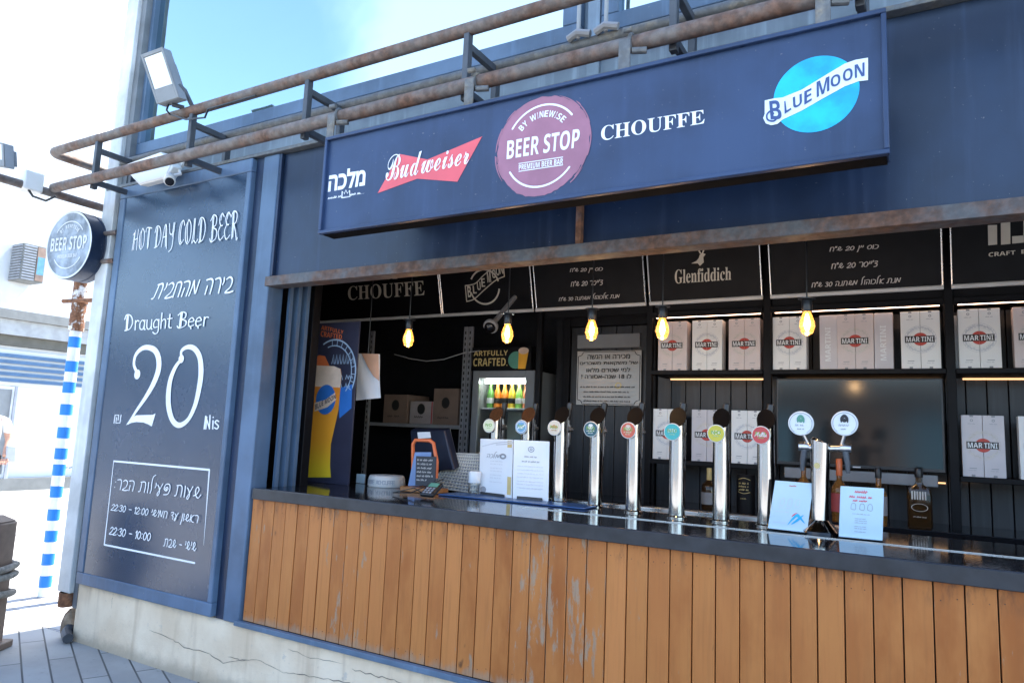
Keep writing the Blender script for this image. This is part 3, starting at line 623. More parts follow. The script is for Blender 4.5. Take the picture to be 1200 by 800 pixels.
# ================================================================== LONG SIGN BOX
SG = thing('sign_box', 'long dark blue sign box over the hatch carrying a row of beer logos', 'sign', (-1.28, -0.37, 2.36))
YS = -0.42; TL, BRp = at(381.9, 163.1, YS), at(1041.5, 182.4, YS); sx0, sx1, sz1, sz0 = TL.x, at(1040.8, 100, YS).x, 2.842, 2.361
b = MB(); b.box(sx0 + .004, sx1 - .004, YS + .012, -0.325, sz0 + .006, sz1 - .004); b.build('sign_body', 'sign', SG, 0.003)
b = MB(); b.box(sx0 + .01, sx1 - .01, YS + .02, -0.327, sz0 - .001, sz0 + .0055); b.build('underside_shade', 'signshade', SG, smooth=False)  # thin plate painted dark in place of shade
b = MB(); r_ = .016; b.box(sx0, sx1, YS - .006, YS + .02, sz1 - r_, sz1); b.box(sx0, sx1, YS - .006, YS + .02, sz0, sz0 + r_); b.box(sx0, sx0 + r_, YS - .006, YS + .02, sz0 + r_ + .0005, sz1 - r_ - .0005); b.box(sx1 - r_, sx1, YS - .006, YS + .02, sz0 + r_ + .0005, sz1 - r_ - .0005)
b.build('sign_rim', 'sign', SG, 0.003)
for xx in (sx0 + .2, sx1 - .26): MB().box(xx, xx + .06, -0.3245, 0.010, 2.5, 2.56).build('stand_off', 'darksteel', SG)
YL = YS + .0105                                       # just in front of the face
def sg(s, quad, m='white', bold=0.0, fl=None, name='lettering', dy=0.0, parent=SG):
    b = MB(); put(b, fl or type_(s, bold), pq(quad, YL - dy)); return b.build(name, m, parent, smooth=False)
sg(heb('מלכה'), [(386.3, 201), (429, 194.5), (427.6, 217.2), (384.3, 225)], bold=0.035)
f = Flat(); scribble(f, 0, .42, 0, .08, .022); scribble(f, .66, 1.06, 0, .08, .022); f.rect(-.02, 0, 1.08, .004); sg('', [(383.8, 230.5), (427, 223.5), (427, 227), (383.8, 234)], fl=f)
f = Flat(); f.ribbon([(0, 0), (.05, .9), (.3, .5), (.5, 1), (.7, .5), (.95, .9), (1, 0), (0, 0)], .12, False); sg('', [(400, 223), (410.5, 221.5), (410.5, 231), (400, 232.5)], fl=f, name='crown_mark')
def px2(f, pts, Y): f.poly([(lambda a: (a.x, a.z))(at(x, y, Y)) for x, y in pts])
f = Flat(); px2(f, [(442.5, 226.5), (468, 180.5), (501, 187), (565, 160), (536, 213), (489, 209.5)], YL)
b = MB(); b.flat(f, lambda x, z: Vector((x, YL, z))); b.build('bow_tie', 'budred', SG, smooth=False)
sg('', [(452, 183), (552, 164), (549, 192), (452, 213)], fl=Flat().join(type_('Budweiser', 0, 'script')), dy=.002)
# plum disc
cx, cz = -0.5425 * (YL + 2.8), 1.46 + 0.4775 * (YL + 2.8); rad = 0.0868 * (YL + 2.8)
f = Flat(); pts = []
for i in range(90):
    a = 2 * math.pi * i / 90; k = 1 + random.uniform(-.012, .012) + .012 * math.sin(a * 3 + 1); pts.append((cx + rad * k * math.cos(a), cz + rad * k * math.sin(a)))
f.poly(pts)
for k in range(26):                                  # dry brush ends round the rim
    a0 = random.choice((random.uniform(-60, 40), random.uniform(-60, 40), random.uniform(100, 200))); rr_ = rad * random.uniform(1.0, 1.045)
    f.ribbon([(cx + rr_ * math.cos(R(a0 + t)), cz + rr_ * math.sin(R(a0 + t))) for t in range(0, random.randint(12, 34), 4)], [.004, .005, .001], False, False)
b = MB(); b.flat(f, lambda x, z: Vector((x, YL, z)), eps=8e-6); b.build('plum_disc', 'pinkdisc', SG, smooth=False)
f = Flat()
for a0, a1 in ((38, 148), (212, 325)): f.ribbon([(cx + rad * .80 * math.cos(R(a)), cz + rad * .82 * math.sin(R(a))) for a in range(a0, a1 + 1, 6)], rad * .04, False)
adv = {'W': 1.35, 'I': .55, ' ': .7}; pos_ = 0
for i, ch in enumerate('BY WINEWISE'):               # lettering bent round the disc
    aw = adv.get(ch, 1.0); pos_ += aw; cen = pos_ - aw / 2
    if ch == ' ': continue
    a = R(141 - cen * 9.6); g_ = type_(ch, .02); bb = Flat(); bb.m = list(g_.m); bb.fit(-.028 if ch != 'I' else -.006, 0, .028 if ch != 'I' else .006, .085)
    if ch == 'W': bb.fit(-.045, 0, .045, .085)
    r0 = rad * .57; f.join(bb, lambda x, y, a=a: (cx + math.cos(a) * (r0 + y * rad * 1.5) + math.sin(a) * x * rad * 1.5, cz + math.sin(a) * (r0 + y * rad * 1.5) - math.cos(a) * x * rad * 1.5))
b = MB(); b.flat(f, lambda x, z: Vector((x, YL - .0015, z))); b.build('disc_lettering', 'white', SG, smooth=False)
sg('BEER STOP', [(594.7, 165), (680, 150.5), (678, 173), (593.6, 187)], bold=.055, dy=.0016)
sg('PREMIUM BEER BAR', [(608, 193.3), (660, 185.7), (659.6, 192.3), (608, 199.6)], bold=.03, dy=.0016)
f = Flat()
for y0 in (192, 201.2):
    a, c = wz((608, y0), YL), wz((660, y0 - 7.7), YL); f.ribbon([a, c], .0035, False, False)
b = MB(); b.flat(f, lambda x, z: Vector((x, YL - .0016, z))); b.build('rule_lines', 'white', SG, smooth=False)
sg('', [(704.6, 148), (825.4, 128.3), (825.8, 145), (704.2, 165.5)], fl=serif('CHOUFFE', .18, .06))
# moon disc with a ribbon banner
mcx, mcz = -0.1185 * (YL + 2.8), 1.46 + 0.4785 * (YL + 2.8); f = Flat(); f.disc(mcx, mcz, .0548 * (YL + 2.8), .0545 * (YL + 2.8), 64)
b = MB(); b.flat(f, lambda x, z: Vector((x, YL, z))); b.build('moon_disc', 'moonblue', SG, smooth=False)
def mo(pts): return [(890 + x / 8, 60 + y / 8) for x, y in pts]
f = Flat()
up = [(50, 465), (150, 443), (215, 438), (400, 363), (600, 240), (800, 120), (900, 85), (1018, 65)]; dn = [(50, 600), (150, 668), (215, 645), (400, 558), (600, 443), (800, 333), (930, 285), (1018, 275)]
for i in range(7): px2(f, mo([up[i], up[i + 1], dn[i + 1], dn[i]]), YL)
px2(f, mo([(50, 590), (35, 630), (60, 680), (110, 697), (170, 685), (215, 645), (150, 600)]), YL)
b = MB(); b.flat(f, lambda x, z: Vector((x, YL - .0015, z))); b.build('moon_banner', 'palebanner', SG, smooth=False)
b = MB()
for ch, q in (('B', [(90, 470), (185, 455), (215, 640), (105, 640)]), ('L', [(232, 470), (262, 458), (300, 548), (236, 590)]), ('U', [(312, 435), (396, 398), (400, 500), (318, 545)]), ('E', [(420, 378), (487, 345), (490, 462), (420, 505)]), ('M', [(535, 290), (655, 235), (655, 370), (537, 435)]), ('O', [(667, 238), (757, 205), (760, 315), (668, 345)]), ('O', [(782, 180), (872, 150), (875, 265), (783, 290)]), ('N', [(892, 130), (985, 105), (985, 232), (895, 255)])):
    put(b, type_(ch, .012), pq(mo(q), YL - .003))
f = Flat(); f.ribbon([(.9, .2), (.6, .0), (.1, .1), (.0, .5), (.3, .8), (.6, .6)], .15); put(b, f, pq(mo([(60, 560), (170, 550), (170, 665), (60, 665)]), YL - .003))
b.build('moon_lettering', 'navyletter', SG, smooth=False)

# ================================================================== RUSTED PIPE RAILS OVER THE SIGN
P = thing('pipe_rail', 'long rusted pipe railing with brackets running across the front above the sign', 'railing', (-2.6, -0.3, 2.9))
def rail(name, pts, r, m):
    b = MB(); b.tube(pts, r, 16); return b.build(name, m, P)
def elbow(x, y, z, rr=.07):
    return [(x + rr * (1 - math.cos(R(a))), y + rr * (1 - math.sin(R(a))), z) for a in range(90, -1, -15)]
zu, yu, xu = 3.308, -0.26, -5.37
rail('rail', [(7.0, yu, zu), (-1, yu, zu), (-3, yu, zu), (xu + .07, yu, zu)] + [(xu + .07 - .07 * math.sin(R(a)), yu + .07 - .07 * math.cos(R(a)), zu) for a in range(15, 91, 15)] + [(xu, 0.6, zu - 0.0)], 0.031, 'rustpipe')
zl, yl = 3.0, -0.31
rail('rail', [(7.0, yl, zl), (-1, yl, zl), (-3, yl, zl), (-5.16, yl, zl)], 0.033, 'rustpipe')
rail('cross_pipe', [(-5.19, -1.5, zl - .03), (-5.19, -0.5, zl - .03), (-5.19, 0.9, zl - .03)], 0.028, 'rustpipe')
rail('wall_rail', [(7.0, -0.005, 3.245), (-4.9, -0.005, 3.25)], 0.026, 'wallrail')
for px in (117, 224, 362, 546, 789, 1010):
    x = at(px, 100 if px > 300 else 160, yu).x; b = MB()
    b.box(x - .015, x + .015, yu - .018, yu + .018, 2.955, zu - .025); b.box(x - .0149, x + .0149, yu + .0185, -.03, 3.205, 3.24); b.box(x - .0149, x + .0149, yu + .0185, 0.01, 2.985, 3.02); b.box(x - .0151, x + .0151, -.028, .012, 3.021, 3.219)
    b.build('bracket', 'darksteel', P, 0.003)
for px, py in ((397, 140), (558, 96), (738, 52), (967, 8)):
    x = at(px, py, yl).x; b = MB()
    b.tube([(x + .012, yl - .037 * math.cos(R(a)), zl + .037 * math.sin(R(a))) for a in range(-60, 200, 20)], .008, 8)
    b.box(x - .026, x + .022, yl - .052, yl - .044, 2.80, zl + .0); b.tube([(x - .005, yl - .06, zl + .03), (x + .03, yl - .055, zl + .03)], .012, 8); b.tube([(x + .02, yl - .03, zl - .045), (x + .075, yl - .01, zl - .045)], .014, 8)
    b.build('sign_clamp', 'wallrail', P, 0.002)
for px, m_ in ((678, 'a grey rope hanging to the wall rail beside the wide upper window'), (710, 'a grey rope hanging to the wall rail beside the second upper window')):
    x = at(px, 30, -0.04).x; b = MB(); b.tube([(x, -0.04, 3.26), (x + .004, -0.045, 3.6), (x - .002, -0.04, 4.2), (x, -0.03, 6.2)], .010, 8); b.tube([(x - .05, -0.04, 3.27), (x, -.05, 3.285), (x + .06, -0.04, 3.27)], .018, 8)
    tag(b.build('hanging_rope', 'cable'), m_[2:].capitalize(), 'rope', 'ropes beside the upper windows')
# floodlights
def floodlight(quad, Y, label, loc):
    F = thing('floodlight', label, 'floodlight', loc)
    q = [at(x, y, Y) for x, y in quad]; TL, TR, BR, BL = q
    def uv(u, v, d=0): return (BL * (1 - u) + BR * u) * (1 - v) + (TL * (1 - u) + TR * u) * v + Vector((0, d, 0))
    b = MB(); b.slab([uv(0, 0), uv(1, 0), uv(1, 1), uv(0, 1)], (0.01, 0.05, 0.0)); b.slab([uv(.15, .15, .0505), uv(.85, .15, .0505), uv(.85, .8, .0505), uv(.15, .8, .0505)], (0.01, 0.035, 0)); b.build('housing', 'fridgegrey', F, 0.006)
    b = MB()
    for u0, u1, v0, v1 in ((0, .09, 0, 1), (.91, 1, 0, 1), (.0905, .9095, .93, 1), (.0905, .9095, 0, .27)): b.slab([uv(u0, v0, -.006), uv(u1, v0, -.006), uv(u1, v1, -.006), uv(u0, v1, -.006)], (0, .0055, 0))
    b.build('bezel', 'bezelgrey', F, 0.002)
    b = MB(); b.slab([uv(.1, .28, -.0015), uv(.9, .28, -.0015), uv(.9, .92, -.0015), uv(.1, .92, -.0015)], (0, .001, 0)); b.build('lens', 'warmwhite', F, smooth=False)
    return F, uv
F1, uv = floodlight([(165.5, 65), (191, 55.5), (210.5, 114.5), (184.5, 122.5)], -0.36, 'grey floodlight tilted on top of the upper rusted rail', (-4.3, -0.3, 3.33))
b = MB(); a = uv(.95, .12, .06); c = at(228, 119, yu); b.tube([uv(1.0, .28, .03), uv(1.05, .2, .05), (c.x - .02, yu, zu + .035)], .013, 8); b.tube([uv(.45, -.02, .03), (uv(.5, -.1).x, yu - .01, zu + .03)], .014, 8); b.build('yoke', 'darksteel', F1)
b = MB(); b.tube([uv(.3, 0, .03), uv(.3, -.15, .0), at(199, 134, yu - .04), at(218, 140, yu - .04), at(240, 138, yu - .04), at(244, 128, yu - .05), at(300, 112, yu - .035)], .006, 6); b.build('lead', 'blackplastic', F1)
F2, uv = floodlight([(-22, 162), (5, 168), (6, 196), (-20, 192)], -0.80, 'small grey floodlight cut off at the left edge on the cross pipe', (-5.3, -0.75, 3.05))
# junction box
o = at(46, 205, -0.42); J = thing('junction_box', 'white junction box fixed to the pipe left of the kiosk corner', 'junction box', (-5.19, -0.42, 2.97))
b = MB(); b.box(-5.27, -5.15, -0.50, -0.38, 2.94, 3.07); b.build('box_body', 'warmwhite', J, 0.008)
b = MB(); b.tube([(-5.17, -.46, 2.94), (-5.15, -.44, 2.90), (-5.10, -.38, 2.88), (-5.06, -.34, 2.92)], .008, 6); b.build('lead', 'blackplastic', J)
# white wedge lamp and CCTV camera
L_ = thing('wall_lamp', 'white wedge-shaped lamp housing tucked behind the lower rail', 'lamp', (-4.5, -0.1, 3.09))
q = [at(x, y, -0.16) for x, y in ((143, 194), (188, 178), (203, 195), (194, 209), (163, 217), (152, 205))]
b = MB(); b.slab(q, (0, .07, .01)); b.build('housing', 'warmwhite', L_, 0.008)
q = [at(x, y, -0.164) for x, y in ((153.5, 204.5), (200, 193), (193, 207), (164, 214.5))]
b = MB(); b.slab(q, (0, .003, 0)); b.build('diffuser', 'white', L_, 0.002)
Cc = thing('security_camera', 'white bullet security camera hanging over the top of the price board', 'camera', at(200, 205, -0.10))
a, c = at(199, 207, -0.19), at(198.5, 219, -0.27); d = (c - a).normalized()
b = MB(); b.lathe([(.018, 0), (.030, .01), (.034, .04), (.034, .085), (.031, .093)], a, d, 20); b.build('body', 'warmwhite', Cc)
b = MB(); b.lathe([(.026, 0), (.026, .006), (.012, .010)], a + d * .0935, d, 20); b.build('lens', 'blackgloss', Cc)
b = MB(); b.tube([a, a + Vector((.03, .05, .03)), at(209, 196, -0.06), at(214, 192, 0.0)], .010, 8); b.lathe([(.03, 0), (.03, .02)], at(214, 192, -.042), (0, -1, 0), 16); b.build('mount', 'warmwhite', Cc)

# ================================================================== ROUND SIGN AND POLES
ctr = Vector((-5.36, 0.0, 2.62)); nrm = Vector((0.10, -0.99, -0.02)).normalized()
ctr = at(81, 287, -0.16)
D_ = thing('round_sign', 'round two-sided drum sign with faded lettering beside the kiosk corner', 'sign', ctr)
rr0 = 0.245
b = MB(); b.lathe([(rr0, 0), (rr0, -.085), (rr0 - .006, -.09), (rr0 - .006, -.10), (rr0, -.105), (rr0, -.15)], ctr, nrm, 48); b.build('drum', 'navy', D_)
b = MB(); b.lathe([(rr0 - .012, .0005), (rr0 - .012, .003)], ctr, nrm, 48); b.build('face', 'greydisc', D_)
sd = Vector((0, 0, 1)).cross(nrm).normalized(); sd = -sd if sd.dot(RIGHT) < 0 else sd; upv = nrm.cross(sd); upv = -upv if upv.z < 0 else upv
dm = lambda x, y: ctr + nrm * .0045 + sd * (x * rr0) + upv * (y * rr0)
f = Flat(); f.ring(0, 0, (.985, .985), (.93, .93), n=64)
f.ring(0, 0, (.70, .70), (.67, .67), 35, 145); f.ring(0, 0, (.70, .70), (.67, .67), 215, 325)
t_ = type_('BEER STOP', .05); t_ = Flat().join(t_).fit(-.78, -.16, .78, .24); f.join(t_)
t_ = Flat().join(type_('PREMIUM BEER BAR', .02)).fit(-.42, -.38, .42, -.27); f.join(t_)
for i, ch in enumerate('BY WINEWISE'):
    if ch == ' ': continue
    a = R(132 - i * 8.6); g_ = Flat().join(type_(ch, .02)).fit(-.03, 0, .03, .1); f.join(g_, lambda x, y, a=a: (math.cos(a) * (.5 + y) + math.sin(a) * x, math.sin(a) * (.5 + y) - math.cos(a) * x))
b = MB(); b.flat(f, dm, nrm); b.build('lettering', 'palegrey', D_, smooth=False)
for h in (.09, -.11): b = MB(); c = ctr - nrm * .10 + sd * .225 + upv * h; b.tube([c, c + sd * .12 + Vector((0.0, .0, 0))], .017, 8); b.build('mount', 'rustpipe', D_)
pc = at(52, 692, 0.5); pc.z = 0
Pp = thing('striped_pole', 'blue and white banded pole with a rusted upper length standing left of the kiosk', 'pole', pc)
ztop = at(96, 320, 0.5).z; zmid = at(90, 388, 0.5).z
b = MB(); b.tube([(pc.x, pc.y, zmid + .001), (pc.x, pc.y, ztop + .3)], .058, 20); b.build('rusted_pipe', 'rustwhite', Pp)
b = MB(); zs = [zmid]
for yc in (401, 429.5, 454, 480, 507, 531.5, 550.5, 576, 603, 628, 655, 681):
    zc_ = at(93 - (yc - 380) * .122, yc, 0.5).z; h = .045; zs += [zc_ + h, zc_ - h]
zs.append(0.0)
for i in range(len(zs) - 1):
    b.cur = i % 2; r0 = .045 if i % 2 == 0 else .0465
    b.lathe([(r0, zs[i + 1] + .0005), (r0, zs[i])], (pc.x, pc.y, 0), (0, 0, 1), 20)
b.build('banded_shaft', ['polewhite', 'poleblue'], Pp)
zc_ = at(110, 352, 0.5).z; b = MB(); b.lathe([(.066, -.015), (.066, .015)], (pc.x, pc.y, zc_), (0, 0, 1), 20); b.tube([(pc.x - .12, pc.y - .07, zc_), (pc.x + .28, pc.y + .0, zc_)], .018, 8); b.build('collar', 'rustdeep', Pp)
b = MB(); b.tube([(pc.x + .27, pc.y + .02, 0), (pc.x + .27, pc.y + .02, zmid + 1.0)], .045, 16); o = b.build('white_post', 'polewhite'); tag(o, 'plain white post standing just behind the banded pole', 'post')
b = MB()
for s in (-1, 1): b.tube([(pc.x + s * .02, pc.y + .07, 1.02), (pc.x + s * .17, pc.y + .08, 1.06), (pc.x + s * .20, pc.y + .08, .92), (pc.x + s * .16, pc.y + .08, .80)], .008, 6)
o = b.build('wire_hooks', 'cable'); tag(o, 'bent grey wire hooks behind the banded pole', 'hooks')

# bollard with rope
bc = Vector((-5.075, -0.515, 0)); Bo = thing('rope_bollard', 'square brown bollard wound with weathered rope at the left edge', 'bollard', bc)
rz = Matrix.Translation(bc) @ Matrix.Rotation(R(32), 4, 'Z')
b = MB(); b.box(-.135, .135, -.135, .135, 0.02, 0.775, rz); b.build('post', 'bollard', Bo, 0.012)
b = MB(); vs = [rz @ Vector(v) for v in ((-.135, -.135, .7755), (.135, -.135, .7755), (.135, .135, .7755), (-.135, .135, .7755), (-.08, -.08, .815), (.08, -.08, .815), (.08, .08, .815), (-.08, .08, .815))]
b.add(vs, [(3, 2, 1, 0), (4, 5, 6, 7), (0, 1, 5, 4), (1, 2, 6, 5), (2, 3, 7, 6), (3, 0, 4, 7)]); b.build('cap', 'bollard', Bo, 0.01)
b = MB(); b.box(-.175, .175, -.175, .175, 0.0, 0.045, rz); b.build('foot_plate', 'bollard', Bo, 0.008)
for z in (.505, .455, .345):
    b = MB(); pts = []
    for k in range(33):
        a = 2 * math.pi * k / 32; c_, s_ = math.cos(a), math.sin(a); m_ = .158 / max(abs(c_), abs(s_), .75)
        pts.append(rz @ Vector((c_ * m_, s_ * m_, z + .012 * math.sin(a * 2 + z * 9))))
    b.tube(pts, .021, 10); b.build('rope_coil', 'rope', Bo)
b = MB(); b.tube([rz @ Vector((.15, -.16, .51)), rz @ Vector((.175, -.18, .46)), rz @ Vector((.165, -.17, .41)), rz @ Vector((.15, -.16, .36))], .02, 8); b.build('rope_end', 'rope', Bo)

# ================================================================== BACKGROUND BUILDINGS
LB = thing('low_white_building', 'low white building with grey roof edge and blue striped band across the promenade', 'building', (-15, 4, 0))
def lb(name, x0, x1, y0, y1, z0, z1, m): b = MB(); b.box(x0, x1, y0, y1, z0, z1); return b.build(name, m, LB, smooth=False)
lb('wall', -22, -15.05, -14, 20, -.1, 2.7, 'plaster'); lb('base_band', -15.049, -14.9, -14, 20, -.1, 0.22, 'greyfascia')
lb('roof', -22, -14.75, -14, 20, 3.19, 3.36, 'greyfascia'); lb('fascia_board', -22, -14.85, -14, 20, 2.90, 3.185, 'palefascia'); lb('soffit', -22, -14.95, -14, 20, 2.705, 2.895, 'darkgap')
b = MB()
for k in range(5): b.box(-14.98, -14.93, -14, 20, 2.02 + k * .115, 2.085 + k * .115)
b.build('striped_band', 'stripe', LB, smooth=False)
lb('band_backing', -15.049, -14.985, -14, 20, 1.95, 2.62, 'plaster')
b = MB(); b.box(-15.04, -14.99, 2.2, 4.28, .22, 1.94); dr = b.build('glass_door', 'palegrey', LB, smooth=False)
for y0, y1 in ((2.3, 3.4), (3.46, 3.86), (3.92, 4.16)): b = MB(); b.box(-14.9895, -14.985, y0, y1, .3, 1.88); b.build('pane', 'fridgegrey', dr, smooth=False)
b = MB(); b.box(-14.93, -14.90, 4.17, 4.215, .22, 1.94); b.build('door_jamb', 'greyprint', dr, smooth=False)
UB = thing('white_apartment_house', 'tall white house far behind the low building with a slatted bay window', 'house', (-30, 10, 0))
b = MB(); b.box(-40, -28, -2, 40, -.1, 12.5); b.build('wall', 'plaster', UB, smooth=False)
b = MB(); b.box(-27.99, -27.2, 9.6, 10.35, 6.05, 7.35); bay = b.build('bay_window', 'greyfascia', UB, smooth=False)
b = MB()
for k in range(13): b.box(-27.19, -27.15, 9.62, 10.02, 6.08 + k * .098, 6.13 + k * .098)
for k in range(13): b.box(-27.9, -27.25, 9.56, 9.599, 6.08 + k * .098, 6.13 + k * .098)
b.build('slats', 'greyprint', bay, smooth=False)
b = MB(); b.box(-27.19, -27.16, 10.06, 10.33, 6.1, 7.3); b.build('brick_reveal', 'brick', bay, smooth=False)
b = MB(); b.box(-27.159, -27.15, 10.08, 10.31, 6.32, 6.95); b.build('pane', 'bluewin', bay, smooth=False)

OB_ = thing('reflection_house', 'long low brown house out of view, added to darken and warm the reflections', 'house', (-8, -19, 0))  # added behind the camera to give reflections a dark brown band
b = MB(); b.box(-44, 14, -25, -19, -.1, 3.4); b.build('wall', 'cardboard', OB_, smooth=False)
b = MB(); b.box(-44.4, 14.4, -25.4, -18.4, 3.401, 3.7); b.build('roof', 'greyfascia', OB_, smooth=False)
for k in range(12): b = MB(); b.box(-42 + k * 4.6, -40 + k * 4.6, -18.999, -18.95, .2, 2.6); b.build('window', 'bluewin', OB_, smooth=False)

# ================================================================== PERSON AT THE LEFT EDGE
def skin_body(name, verts, edges, root, m, parent=None, sub=2):
    me = bpy.data.meshes.new(name); me.from_pydata([Vector(v[:3]) for v in verts], edges, []); o = bpy.data.objects.new(name, me); COL.objects.link(o)
    sk = o.modifiers.new('skin', 'SKIN'); sk.use_smooth_shade = True
    for i, v in enumerate(verts): me.skin_vertices[0].data[i].radius = (v[3], v[4] if len(v) > 4 else v[3])
    me.skin_vertices[0].data[root].use_root = True
    s_ = o.modifiers.new('sub', 'SUBSURF'); s_.levels = sub; s_.render_levels = sub
    dg = bpy.context.evaluated_depsgraph_get(); nm = bpy.data.meshes.new_from_object(o.evaluated_get(dg)); bpy.data.objects.remove(o)
    nm.materials.clear()
    for k in (m if isinstance(m, list) else [m]): nm.materials.append(M[k])
    for p in nm.polygons: p.use_smooth = True; p.material_index = 0
    o = bpy.data.objects.new(name, nm); COL.objects.link(o)
    if parent: o.parent = parent
    return o
pp = atz(-27, 613, 0.0); s = 0.97
PR = thing('person', 'person in a white top with a grey bag walking past at the left edge', 'person', pp)
V = [(0, 0, .92, .135, .10), (0, .01, 1.08, .115, .085), (0, 0, 1.25, .15, .10), (0, 0, 1.40, .085, .07), (0, -.005, 1.46, .05), (0, -.02, 1.56, .085, .095), (0, -.015, 1.64, .08, .09),
     (.17, 0, 1.37, .055), (.23, -.02, 1.12, .045), (.20, -.16, .95, .036), (.19, -.22, .90, .032), (-.17, 0, 1.37, .055), (-.22, .03, 1.12, .045), (-.22, -.05, .88, .036), (-.22, -.08, .82, .03),
     (.09, 0, .85, .095), (.10, -.06, .50, .065), (.10, .02, .10, .04), (.10, -.12, .035, .035), (-.09, 0, .85, .095), (-.10, .04, .50, .065), (-.10, .16, .12, .04), (-.10, .04, .035, .035)]
E_ = [(0, 1), (1, 2), (2, 3), (3, 4), (4, 5), (5, 6), (3, 7), (7, 8), (8, 9), (9, 10), (3, 11), (11, 12), (12, 13), (13, 14), (0, 15), (15, 16), (16, 17), (17, 18), (0, 19), (19, 20), (20, 21), (21, 22)]
turn = Matrix.Rotation(R(70), 4, 'Z')
def tv(l): 
    out = []
    for v in l: q = turn @ Vector((v[0] * s, v[1] * s, v[2] * s)); out.append((q.x, q.y, q.z, *[r * s for r in v[3:]]))
    return out
bd = skin_body('body', tv(V), E_, 0, ['skin', 'skin'], PR)
top = skin_body('shirt', tv([(0, 0, .90, .15, .115), (0, .01, 1.08, .135, .105), (0, 0, 1.25, .168, .118), (0, 0, 1.40, .095, .08), (.18, 0, 1.37, .068), (.225, -.01, 1.18, .062), (-.18, 0, 1.37, .068), (-.22, .01, 1.18, .062)]), [(0, 1), (1, 2), (2, 3), (3, 4), (4, 5), (3, 6), (6, 7)], 0, 'cloth', PR)
sh = skin_body('shorts', tv([(0, 0, .95, .145, .112), (.09, 0, .82, .108), (.10, -.03, .66, .095), (-.09, 0, .82, .108), (-.10, .02, .66, .095)]), [(0, 1), (1, 2), (0, 3), (3, 4)], 0, 'clothdark', PR)
hr = skin_body('hair', tv([(0, .02, 1.70, .07), (0, .05, 1.60, .09), (0, .06, 1.48, .06)]), [(0, 1), (1, 2)], 0, 'hair', PR, 1)
hd = turn @ Vector((0, -.02, 1.575)) * s; fw_ = turn @ Vector((0, -1, 0)); sdv = turn @ Vector((1, 0, 0))
b = MB(); hp = pp + hd
b.tube([hp + fw_ * .085 + Vector((0, 0, .02)), hp + fw_ * .112 + Vector((0, 0, -.015)), hp + fw_ * .09 + Vector((0, 0, -.022))], [.010, .014, .008], 8); b.build('nose', 'skin', PR)
for k in (-1, 1): b = MB(); b.lathe([(.004, 0), (.012, .004), (.008, .009)], hp + fw_ * .082 + sdv * (.032 * k) + Vector((0, 0, .018)), fw_, 10); b.build('eye', 'clothdark', PR)
b = MB(); b.tube([hp + fw_ * .088 + sdv * -.022 + Vector((0, 0, -.052)), hp + fw_ * .094 + Vector((0, 0, -.052)), hp + fw_ * .088 + sdv * .022 + Vector((0, 0, -.052))], .006, 6); b.build('mouth', 'peach', PR)
for hx, hy, hz in ((.19, -.22, .90), (-.22, -.08, .82)):
    for k in range(5):
        b = MB(); o1 = pp + turn @ (Vector((hx + (k - 2) * .016, hy - .01, hz - .03)) * s); o2 = o1 + turn @ Vector(((k - 2) * .004, -.035, -.045 if k != 4 else -.02)); o3 = o2 + turn @ Vector((0, .0, -.03)); b.tube([o1, o2, o3], [.011, .009, .006], 8); b.build('finger', 'skin', PR)
bg0 = pp + turn @ (Vector((.26, -.10, .95)) * s); b = MB(); b.box(-.06, .06, -.13, .13, -.12, .10, Matrix.Translation(bg0) @ turn); Bg = b.build('hand_bag', 'bag', None, 0.02); tag(Bg, 'grey shoulder bag hanging at the side of the person at the left edge', 'bag')
# ================================================================== BAR COUNTER
CZ = 1.100
BC = thing('bar_counter', 'long bar counter with a glossy black top and a front of worn orange planks', 'bar counter', (-1.0, 0.2, 0.37))
b = MB(); x = -3.268
while x < 1.95: b.box(x + .0022, x + .0863, 0.0 + random.uniform(0, .0025), 0.03, 0.385, 1.0395); x += .0885
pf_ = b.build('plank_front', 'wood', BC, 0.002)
b = MB(); x = -3.268
while x < 1.95:
    for z in (0.43, 0.985):
        for dx in (.02, .066): b.lathe([(.0022, 0), (.0018, .0012)], (x + dx + random.uniform(-.003, .003), 0.0018, z + random.uniform(-.008, .008)), (0, -1, 0), 6)
    x += .0885
b.build('nail_heads', 'crackdark', pf_)
b = MB(); b.box(-3.268, 1.95, 0.031, 0.06, 0.37, 1.0395); b.build('backing', 'black', BC, smooth=False)
b = MB(); b.box(-3.30, 2.0, -0.030, -0.0005, 0.357, 0.384); b.build('sill_trim', 'steelblue', BC, 0.003)
b = MB(); b.box(-3.235, 1.755, -0.022, 0.80, 1.041, CZ); b.box(-3.78, -3.2355, 0.435, 0.80, 1.041, CZ); b.build('countertop', 'counter', BC, 0.004)
b = MB(); b.box(-3.237, 1.755, -0.034, -0.0225, 1.040, CZ - .002); b.build('front_edge', 'counteredge', BC, 0.003)
a = atz(1200, 654, CZ); b = MB(); b.box(-1.75, 1.75, a.y - .004, a.y, CZ + .0005, CZ + .0035); b.build('drip_bead', 'steel', BC, smooth=False)
b = MB(); b.box(-2.05, -.62, .815, .87, 1.03, CZ + .012); b.box(-.60, -.20, .815, .87, 1.03, CZ + .006); b.build('rear_rail', 'steel', BC, 0.004)
b = MB(); b.box(-3.6, 1.75, 0.72, 0.78, 0.3, 1.0405); b.build('back_panel', 'inside', BC, smooth=False)
o = MB().box(-2.36, -1.47, 0.50, 0.70, CZ + .001, CZ + .009).build('bar_mat', 'bamat', None, 0.004); tag(o, 'blue rubber bar mat under the jar and the white menu cards', 'bar mat')

